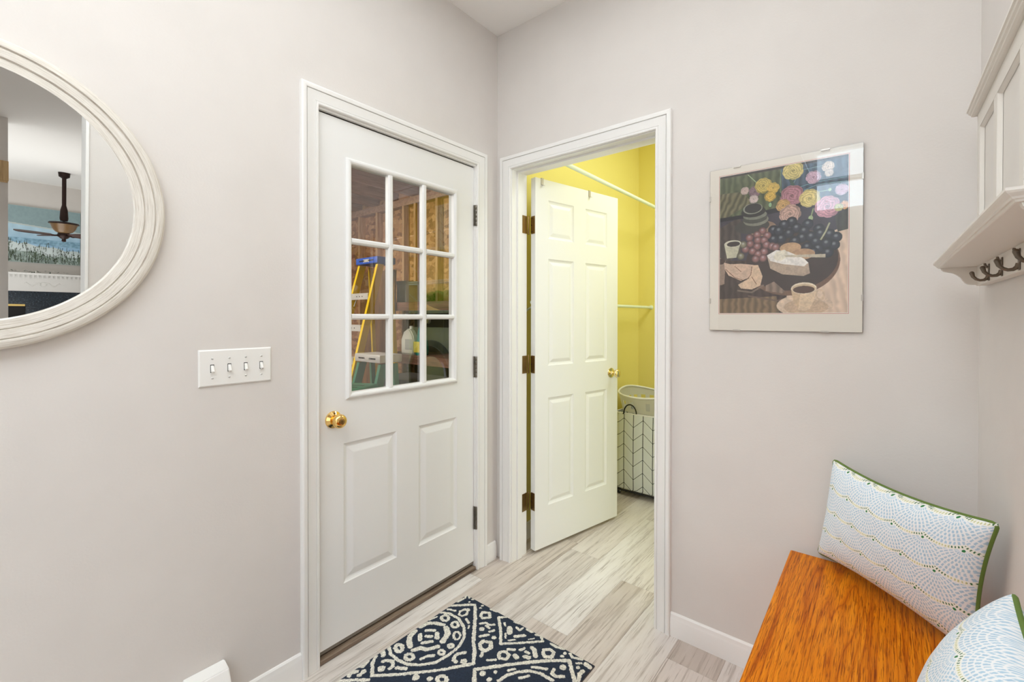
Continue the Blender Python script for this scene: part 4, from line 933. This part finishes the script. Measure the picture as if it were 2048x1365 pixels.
bm = bmesh.new(); lathe(bm, [(0, -.030), (.026, -.030), (.030, -.006)], (1.36, WY0, 1.27), (0, 1, 0), 24); bm_obj('dial', bm, MT['alu'], t, True, 40)
# a green bag on the washer
bm = bmesh.new(); bmesh.ops.create_icosphere(bm, subdivisions=4, radius=1)
for v in bm.verts:
    p = v.co.copy(); q = 1+.10*math.sin(p.x*7+p.z*5)+.06*math.sin(p.y*13+p.x*3); v.co = Vector((1.42+p.x*.20*q, .95+p.y*.14*q, 1.357+max(0, (p.z*.5+.5))**.8*.17*q))
o = bm_obj('shopping_bag', bm, simple('bright_green_bag', (92, 176, 26), .5), None, True, 80); tag(o, 'crumpled bright green bag on top of the washing machine, seen reflected in the glass', 'bag')
# two wire shelves on the far laundry wall
def wire_shelf(x0, x1, z, label):
    t = thing('wire_shelf', ((x0+x1)/2, 1.83, z), label, 'shelf', 'wire shelves in the laundry')
    bm = bmesh.new()
    for y in (1.44, 1.82): tube(bm, [(x0, y, z), (x1, y, z)], .004, 6)
    tube(bm, [(x0, 1.44, z-.028), (x1, 1.44, z-.028)], .004, 6); n = int((x1-x0)/.026)
    for k in range(n+1):
        x = x0+k*.026; tube(bm, [(x, 1.82, z), (x, 1.44, z), (x, 1.44, z-.028)], .0016, 4, cap=False)
    o = bm_obj('wires', bm, MT['rod'], t); o['kind'] = 'stuff'
    for x in (x0+.15, x1-.15): bm = bmesh.new(); tube(bm, [(x, 1.45, z-.004), (x, 1.828, z-.27)], .005, 6); bm_obj('brace', bm, MT['rod'], t)
wire_shelf(.95, 2.94, 2.06, 'upper white wire shelf on the yellow laundry wall, seen reflected in the door glass')
wire_shelf(.95, 2.94, 1.70, 'lower white wire shelf on the yellow laundry wall, seen reflected in the door glass')
t = thing('storage_bin', (1.95, 1.62, 2.062), 'white fabric storage bin with a chevron print on the upper wire shelf', 'storage bin')
bm = bmesh.new(); bx(bm, 1.80, 2.13, 1.46, 1.79, 2.066, 2.50, .012, 2); bm_obj('bin', bm, MT['chevron'], t)
box('bin_rim', (1.795, 2.135, 1.455, 1.795, 2.498, 2.515), MT['white_plastic'], t, .004)

# ================================================================== GARAGE (seen through the glazed door)
GY = 1.6
o = box('floor_garage', (-6.2, -.14, -4.4, GY+.16, -.38, -.30), MT['concrete']); o['kind'] = 'structure'
g = thing('wall_garage_far', (-3.2, GY, -.30), kind='structure')
k = 0; x = -6.2
while x < -.14:
    x1 = min(x+1.219, -.14); box('sheathing_sheet', (x, x1-.003, GY+.09, GY+.101, -.30, 2.30), MT['osb'], g); box('sheathing_sheet', (x, x1-.003, GY+.09, GY+.101, 2.303, 3.05), MT['osb'], g); x = x1
for xc in (-6.0, -5.54, -5.13, -4.72, -4.31, -3.906, -3.497, -2.94, -2.715, -2.325, -1.92, -1.51, -1.10, -.69, -.28):
    box('stud', (xc-.019, xc+.019, GY, GY+.089, -.262, 2.660), MT['stud'], g)
box('top_plate', (-6.2, -.14, GY-.002, GY+.089, 2.661, 2.699), MT['joist'], g); box('top_plate', (-6.2, -.14, GY-.002, GY+.089, 2.700, 2.745), MT['joist'], g)
box('bottom_plate', (-6.2, -.14, GY, GY+.089, -.30, -.2625), MT['joist'], g)
o = box('wall_garage_left', (-6.32, -6.2, -4.4, GY+.1, -.3, 3.05), MT['osb']); o['kind'] = 'structure'
o = box('wall_garage_near', (-6.2, -.14, -4.5, -4.4, -.3, 3.05), MT['osb']); o['kind'] = 'structure'
g = thing('ceiling_garage', (-3.2, -1.4, 2.75), kind='structure')
box('ceiling_board', (-6.2, -.14, -4.4, GY+.1, 2.985, 3.0), simple('brown_subfloor', (104, 78, 62), .8, var=.1), g)
x = -6.0
while x < -.3:
    box('joist', (x-.019, x+.019, -4.4, GY+.08, 2.746, 2.984), MT['joist'], g); x += .406
o = box('wall_garage_foundation', (-.155, -.14, -4.4, GY, -.30, -.001), MT['concrete']); o['kind'] = 'structure'

# wooden shelf unit with two boards, dark cabinet behind
t = thing('wooden_shelf_unit', (-2.1, 1.25, -.30), 'brown wooden garage shelving seen through the lower panes', 'shelf')
for za, zb in ((1.362, 1.452), (.812, .905)):
    box('shelf_front', (-2.66, -1.0, 1.085, 1.123, za, zb), MT['shelfboard'], t, .002)
    box('shelf_board', (-2.66, -1.0, 1.1235, 1.498, zb-.02, zb), MT['shelfboard'], t)
for x in (-2.70, -.999):
    for y in (1.10, 1.46): box('post', (x, x+.038, y, y+.038, -.30, 1.452), MT['shelfboard'], t)
t = thing('storage_cabinet', (-2.0, 1.53, -.30), 'dark grey cabinet standing behind the garage shelves', 'cabinet')
box('carcass', (-2.60, -1.1, 1.512, 1.59, -.30, 1.42), MT['grey_cab'], t)
for a, b in ((-2.598, -2.10), (-2.097, -1.603), (-1.60, -1.102)): box('door', (a, b, 1.503, 1.5115, -.26, 1.415), MT['grey_cab'], t, .002)
t = thing('grey_tote', (-1.76, .80, -.30), 'dark grey upright bin in front of the garage shelves', 'bin')
bm = bmesh.new(); lv = []
for z, s_ in ((-.30, .86), (.0, .9), (.70, 1.0), (.72, 1.03), (.745, 1.03)):
    lv.append([bm.verts.new((-1.76+sx*.30*s_, .80+sy*.22*s_, z)) for sx, sy in ((-1, -1), (1, -1), (1, 1), (-1, 1))])
for a, b in zip(lv, lv[1:]):
    for q in range(4): bm.faces.new((a[q], a[(q+1) % 4], b[(q+1) % 4], b[q]))
bm.faces.new(lv[0][::-1]); bm.faces.new(lv[-1]); bmesh.ops.bevel(bm, geom=bm.edges[:], offset=.015, segments=2, affect='EDGES'); bm_obj('body', bm, MT['grey_cab'], t)
box('label_plate', (-1.80, -1.72, .568, .571, .60, .68), simple('pale_label', (170, 168, 150), .6), t)

# bottles on the lower shelf
def lathe_obj(name, prof, c, mat, parent=None, n=28): 
    bm = bmesh.new(); lathe(bm, prof, c, (0, 0, 1), n); return bm_obj(name, bm, mat, parent, True, 50)
bz = .9055
t = thing('cleaner_bottle', (-2.26, 1.16, bz), 'white plastic jug-shaped cleaner bottle on the lower garage shelf', 'bottle')
bm = bmesh.new(); P = [(-2.355, bz), (-2.345, bz), (-2.150, bz), (-2.145, bz+.01), (-2.145, bz+.17), (-2.165, bz+.21), (-2.205, bz+.262), (-2.235, bz+.272), (-2.262, bz+.268), (-2.30, bz+.235), (-2.342, bz+.185), (-2.345, bz+.15), (-2.355, bz+.01)]
prism(bm, P[1:], 'y', 1.13, 1.20); bmesh.ops.bevel(bm, geom=bm.edges[:], offset=.012, segments=2, affect='EDGES'); bm_obj('body', bm, simple('cloudy_white_plastic', (206, 206, 198), .4), t, True, 40)
box('label_plate', (-2.28, -2.17, 1.1275, 1.1298, bz+.05, bz+.16), simple('grey_print_label', (158, 160, 158), .6), t)
lathe_obj('cap', [(0, .0), (.020, 0), (.020, .03), (.016, .034), (0, .034)], (-2.22, 1.165, bz+.266), MT['white_plastic'], t)
t = thing('dish_soap_bottle', (-2.06, 1.16, bz), 'teal dish soap bottle with a white spout standing beside the white cleaner bottle', 'bottle')
lathe_obj('body', [(0, 0), (.062, 0), (.068, .01), (.068, .08), (.056, .15), (.050, .20), (.044, .25), (.030, .30), (.018, .315), (0, .315)], (-2.065, 1.18, bz), simple('teal_soap', (18, 142, 132), .2), t)
lathe_obj('cap', [(0, 0), (.024, 0), (.024, .025), (.014, .035), (.010, .07), (.006, .085), (0, .085)], (-2.065, 1.18, bz+.3155), MT['white_plastic'], t)
box('label_plate', (-2.115, -2.015, 1.108, 1.1115, bz+.03, bz+.14), simple('yellow_label', (222, 208, 60), .5), t)
# pale carton on the upper shelf
t = thing('storage_box', (-2.40, 1.3, 1.4525), 'pale grey box on the upper garage shelf', 'box')
box('box_body', (-2.52, -2.36, 1.2, 1.4, 1.4525, 1.66), simple('pale_grey_card', (176, 184, 182), .7), t); box('box_lid', (-2.53, -2.35, 1.19, 1.41, 1.6605, 1.69), simple('grey_card_lid', (150, 156, 152), .7), t)

# stepladder: yellow rails, blue top cap, white steps
def ladder(xc, ytop, ztop, hw, flare, rail_mat, cap_mat, label, ylean=.275, steps=6, name='stepladder'):
    t = thing(name, (xc, ytop-.2, -.30), label, 'ladder', 'stepladders in the garage')
    def fx(s, z): return xc+s*(hw+flare*(ztop-z))
    def fy(z): return ytop-ylean*(ztop-z)
    for s in (-1, 1):
        bm = bmesh.new(); c = []
        for z in (ztop-.01, -.30):
            x, y = fx(s, z), fy(z); c.append([bm.verts.new(p) for p in ((x-.017, y-.035, z), (x+.017, y-.035, z), (x+.017, y+.035, z), (x-.017, y+.035, z))])
        for q in range(4): bm.faces.new((c[0][q], c[0][(q+1) % 4], c[1][(q+1) % 4], c[1][q]))
        bm.faces.new(c[0]); bm.faces.new(c[1][::-1]); rl = bm_obj('front_rail', bm, rail_mat, t)
        bm = bmesh.new(); c = []
        for z in (ztop-.01, -.30):
            x, y = fx(s, z)*1.0+s*.01, ytop+.10+.06*(ztop-z); c.append([bm.verts.new(p) for p in ((x-.012, y-.02, z), (x+.012, y-.02, z), (x+.012, y+.02, z), (x-.012, y+.02, z))])
        for q in range(4): bm.faces.new((c[0][q], c[0][(q+1) % 4], c[1][(q+1) % 4], c[1][q]))
        bm.faces.new(c[0]); bm.faces.new(c[1][::-1]); bm_obj('rear_rail', bm, rail_mat, t)
    for k in range(steps):
        z = ztop-.30-.305*k
        if z < -.15: break
        bm = bmesh.new(); bx(bm, fx(-1, z)+.018, fx(1, z)-.018, fy(z)-.045, fy(z)+.035, z-.008, z+.006); bx(bm, fx(-1, z)+.018, fx(1, z)-.018, fy(z)-.047, fy(z)-.0451, z-.055, z+.006)
        st = bm_obj('step', bm, MT['alu'], t)
        for q in (-.3, 0, .3):
            bm = bmesh.new(); lathe(bm, [(0, .003), (.005, .003), (.006, 0)], (xc+q*hw, fy(z)-.047, z-.025), (0, -1, 0), 8); bm_obj('rivet', bm, MT['hole'], st)
        for s in (-1, 1): bm = bmesh.new(); tube(bm, [(fx(s, z)-s*.02, fy(z)-.02, z-.12), (fx(s, z)-s*.09, fy(z)-.02, z-.01)], .006, 6); bm_obj('brace', bm, MT['alu'], t)
    box('top_cap', (xc-hw-.03, xc+hw+.03, ytop-.055, ytop+.16, ztop, ztop+.065), cap_mat, t, .008, 2)
    for s in (-.5, .5): box('tray_slot', (xc+s*hw-.045, xc+s*hw+.045, ytop-.0565, ytop-.0545, ztop+.026, ztop+.038), MT['hole'], t)
    box('cap_plate', (xc-.05, xc+.05, ytop-.0565, ytop-.0545, ztop+.018, ztop+.046), MT['alu'], t)
ladder(-2.335, .755, 1.822, .155, .02, MT['yellow_frp'], MT['blue'], 'yellow fibreglass stepladder with a blue top cap in the garage')
ladder(-1.62, .30, .93, .15, .02, MT['green_frp'], MT['alu'], 'low green fibreglass stepladder with pale steps in front of the yellow one', steps=3)
# plywood sheet leaning behind the ladder
bm = bmesh.new(); c = []
for z, y in ((1.80, 1.062), (-.30, 1.012)): c.append([bm.verts.new(p) for p in ((-3.0, y, z), (-2.36, y, z), (-2.36, y+.018, z), (-3.0, y+.018, z))])
for q in range(4): bm.faces.new((c[0][q], c[0][(q+1) % 4], c[1][(q+1) % 4], c[1][q]))
bm.faces.new(c[0]); bm.faces.new(c[1][::-1]); o = bm_obj('plywood_sheet', bm, MT['ply']); tag(o, 'dark brown plywood sheet leaning behind the yellow stepladder', 'board')
# green tool case on a small stand just outside the door
t = thing('tool_stand', (-1.15, -.23, -.30), 'low dark stand below the green plastic case', 'stand')
box('stand_top', (-1.41, -.90, -.46, .00, .70, .72), MT['grey_cab'], t)
for x in (-1.40, -.92):
    for y in (-.45, -.03): box('leg', (x, x+.02, y, y+.02, -.30, .6995), MT['grey_cab'], t)
t = thing('plastic_case', (-1.06, -.03, .7205), 'green hard plastic case with a moulded lid in the lowest left pane', 'case', rotz=math.radians(27))
box('case_body', (-.46, 0, -.30, 0, .0005, .075), MT['green_plastic'], t, .012, 2)
box('case_lid', (-.465, .005, -.305, .005, .076, .122), MT['green_plastic'], t, .014, 2)
box('lid_recess', (-.42, -.04, -.20, -.185, .1215, .1235), MT['dark'], t)
box('lid_recess', (-.42, -.04, -.12, -.105, .1215, .1235), MT['dark'], t)
for x in (-.38, -.12): box('latch', (x, x+.045, -.312, -.304, .055, .105), MT['dark'], t, .002)
bm = bmesh.new(); lathe(bm, [(.020, .0), (.020, .0015), (.034, .0015), (.034, 0)], (-.10, -.25, .122), (0, 0, 1), 20); bm_obj('badge', bm, MT['alu'], t)

# ================================================================== LIVING ROOM (seen in the mirror)
# beach painting
cvb = Canvas(220, 150, (176, 206, 226))
X, Y = cvb.X, cvb.Y; N = cvb.N; N2 = cvb.N2
cvb.a[:] = np.array([182, 214, 232])-np.clip((Y-430)/300, 0, 1)[..., None]*np.array([30, 22, 10])+(N[..., None]-.5)*26
band = Y < 290+X*.10; cvb.a[band] = np.array([146, 170, 174])+(N2[band]-.5)[:, None]*8  # upper band: reflected ceiling painted into the picture
edge = np.abs(Y-(290+X*.10)) < 12; cvb.a[edge] = (196, 208, 206)
sea = (Y > 560) & (Y < 640+X*.04); cvb.a[sea] = np.array([136, 176, 200])+(N2[sea]-.5)[:, None]*50
dune = (Y > 560+X*.17+N*60); cvb.a[dune] = np.array([204, 216, 216])+(N[dune]-.5)[:, None]*30
dune2 = (Y > 800-40*np.sin(X*.006)+N*60); cvb.a[dune2] = np.array([150, 166, 160])+(N2[dune2]-.5)[:, None]*70
R_ = np.random.RandomState(3)
for k in range(420):
    x = R_.rand()*1000; y = 600+.17*x+R_.rand()*380; 
    if R_.rand() < .35: y = 850+R_.rand()*140
    L = 26+R_.rand()*70; dx = (R_.rand()-.4)*30
    m = (np.abs(X-(x+dx*(y-Y)/L)) < 3.2) & (Y < y) & (Y > y-L); cvb.a[m] = np.array([70, 84, 66])*(.6+.7*R_.rand())
t = thing('beach_painting', (7.55, -1.5, 1.44), 'beach dune painting above the white mantel, seen in the round mirror', 'painting')
box('canvas_edge', (7.565, 7.597, -2.30, -.728, 1.440, 2.208), simple('pale_canvas', (206, 214, 214), .8), t, .003)
grid_canvas('painting_print', lambda u, v: np.stack([np.full_like(u, 7.5642), -1.62+.89*u, 2.204-.76*v], 1), 220, 150, cvb.a, MT['print'], t)
# mantel and fireplace
t = thing('fireplace_mantel', (7.5, -1.6, 0.0), 'white carved fireplace mantel with dark granite surround, seen in the round mirror', 'fireplace')
box('mantel_shelf', (7.34, 7.599, -2.6, -.72, 1.275, 1.305), MT['trim'], t, .004)
box('frieze', (7.44, 7.599, -2.55, -.73, 1.050, 1.2745), MT['trim'], t, .002)
for k in range(40): box('dentil', (7.41, 7.4395, -2.53+k*.045, -2.53+k*.045+.022, 1.235, 1.2745), MT['trim'], t)
bm = bmesh.new()
for s in (-1, 1): tube(bm, [(7.438, -1.12+s*(.02+.02*k), 1.145+.022*math.sin(k*1.1)) for k in range(9)], [.008, .010, .008, .006, .009, .007, .005, .007, .003], 8)
tube(bm, [(7.438, -1.12+.035*math.cos(a*.5), 1.15+.028*math.sin(a*.5)) for a in range(13)], .005, 8); bm_obj('applique', bm, MT['trim'], t, True)
holed('granite_surround', 'x', 7.50, 7.599, -2.5, -.735, 0.0, 1.0495, [(-2.25, -1.28, -1, .865)], MT['granite'], t)
box('firebox', (7.56, 7.598, -2.25, -1.28, 0.0, .865), MT['black'], t)
box('firebox_trim', (7.488, 7.4995, -2.25, -1.285, .842, .868), MT['gold'], t)
# garland on the shelf
t = thing('mantel_garland', (7.42, -1.6, 1.3055), 'string of small green and white leaves along the mantel shelf', 'garland')
for nm, mt_, cnt in (('white_leaves', simple('white_leaf', (240, 240, 236), .5), 90), ('green_leaves', simple('dark_green_leaf', (34, 78, 46), .6), 90)):
    bm = bmesh.new()
    for k in range(cnt):
        y = -2.5+1.76*(k+R_.rand())/cnt; a = R_.rand()*6.28; z = 1.3065+R_.rand()*.030; x = 7.40+R_.rand()*.05; L = .022
        p = Vector((x, y, z)); d = Vector((math.cos(a)*.4, math.sin(a), R_.rand()*.5)).normalized(); s = d.cross(Vector((0, 0, 1))).normalized()*L*.4
        bm.faces.new([bm.verts.new(q) for q in (p-d*L, p+s, p+d*L, p-s)])
    o = bm_obj(nm, bm, mt_, t); o['kind'] = 'stuff'
# ceiling fan with its bowl light
fx_, fy_ = 6.2, -1.040
t = thing('ceiling_fan', (fx_, fy_, 2.55), 'dark bronze ceiling fan with an amber bowl, seen in the round mirror', 'fan')
lathe_obj('downrod', [(0, 2.549), (.055, 2.549), (.05, 2.50), (.020, 2.48), (.020, 2.16), (.034, 2.10), (.040, 2.0), (.034, 1.97), (0, 1.965)], (fx_, fy_, 0), MT['fanmetal'], t)
lathe_obj('bowl', [(.128, 1.945), (.134, 1.935), (.118, 1.918), (.105, 1.875), (.078, 1.838), (.05, 1.822), (0, 1.82)], (fx_, fy_, 0), MT['fanbowl'], t)
lathe_obj('bowl_rim', [(.137, 1.930), (.139, 1.940), (.128, 1.952), (0, 1.966)], (fx_, fy_, 0), MT['fanmetal'], t)
lathe_obj('motor', [(0, 1.826), (.055, 1.82), (.060, 1.80), (.052, 1.778), (.034, 1.760), (.020, 1.752), (.018, 1.742), (.022, 1.732), (.018, 1.722), (0, 1.716)], (fx_, fy_, 0), MT['fanmetal'], t)
for k in range(4):
    a = math.radians(-112+k*90); d = Vector((math.cos(a), math.sin(a), 0)); s = Vector((-d.y, d.x, 0)); c0 = Vector((fx_, fy_, 1.795))
    bm = bmesh.new(); tube(bm, [c0+d*.05, c0+d*.09+Vector((0, 0, -.012)), c0+d*.13], [.009, .007, .009], 8); ir = bm_obj('blade_iron', bm, MT['fanmetal'], t, True)
    bm = bmesh.new(); out = [(.12, .030), (.20, .045), (.30, .056), (.38, .055), (.435, .042), (.45, .018)]; pts = [(r_, h_) for r_, h_ in out]+[(r_, -h_) for r_, h_ in out[::-1]]
    up_ = [bm.verts.new(c0+d*r_+s*h_+Vector((0, 0, h_*.25+.004))) for r_, h_ in pts]; lo_ = [bm.verts.new(c0+d*r_+s*h_+Vector((0, 0, h_*.25-.004))) for r_, h_ in pts]
    bm.faces.new(up_); bm.faces.new(lo_[::-1])
    for q in range(len(pts)): bm.faces.new((up_[q], up_[(q+1) % len(pts)], lo_[(q+1) % len(pts)], lo_[q]))
    bm_obj('blade', bm, MT['fanblade'], t)
# dark framed picture on the side wall of the living room, small wooden box by the stub wall
t = thing('hanging_picture', (7.0, -.716, 1.51), 'dark wooden picture frame on the living room side wall, seen edge-on in the mirror', 'picture')
bm = bmesh.new(); rows = []
for o_, y_ in ((0, -.7165), (0, -.748), (.05, -.752), (.06, -.730), (.06, -.7165)): rows.append([bm.verts.new((x, y_, z)) for x, z in ((6.45+o_, 1.51+o_), (7.30-o_, 1.51+o_), (7.30-o_, 1.94-o_), (6.45+o_, 1.94-o_))])
for i in range(len(rows)):
    a, b = rows[i], rows[(i+1) % len(rows)]
    for q in range(4): bm.faces.new((a[q], a[(q+1) % 4], b[(q+1) % 4], b[q]))
bm_obj('picture_frame', bm, MT['fanblade'], t); box('picture_sheet', (6.5, 7.25, -.724, -.7165, 1.56, 1.89), simple('grey_picture', (150, 146, 142), .7), t)
t = thing('door_chime', (3.79, -1.64, 2.04), 'small tan wooden box high on a living room wall corner, seen in the mirror', 'chime')
box('chime_box', (3.785, 3.7995, -1.65, -1.597, 2.06, 2.215), MT['tan'], t, .003); box('chime_base', (3.788, 3.7995, -1.645, -1.602, 2.048, 2.0595), MT['tan'], t)
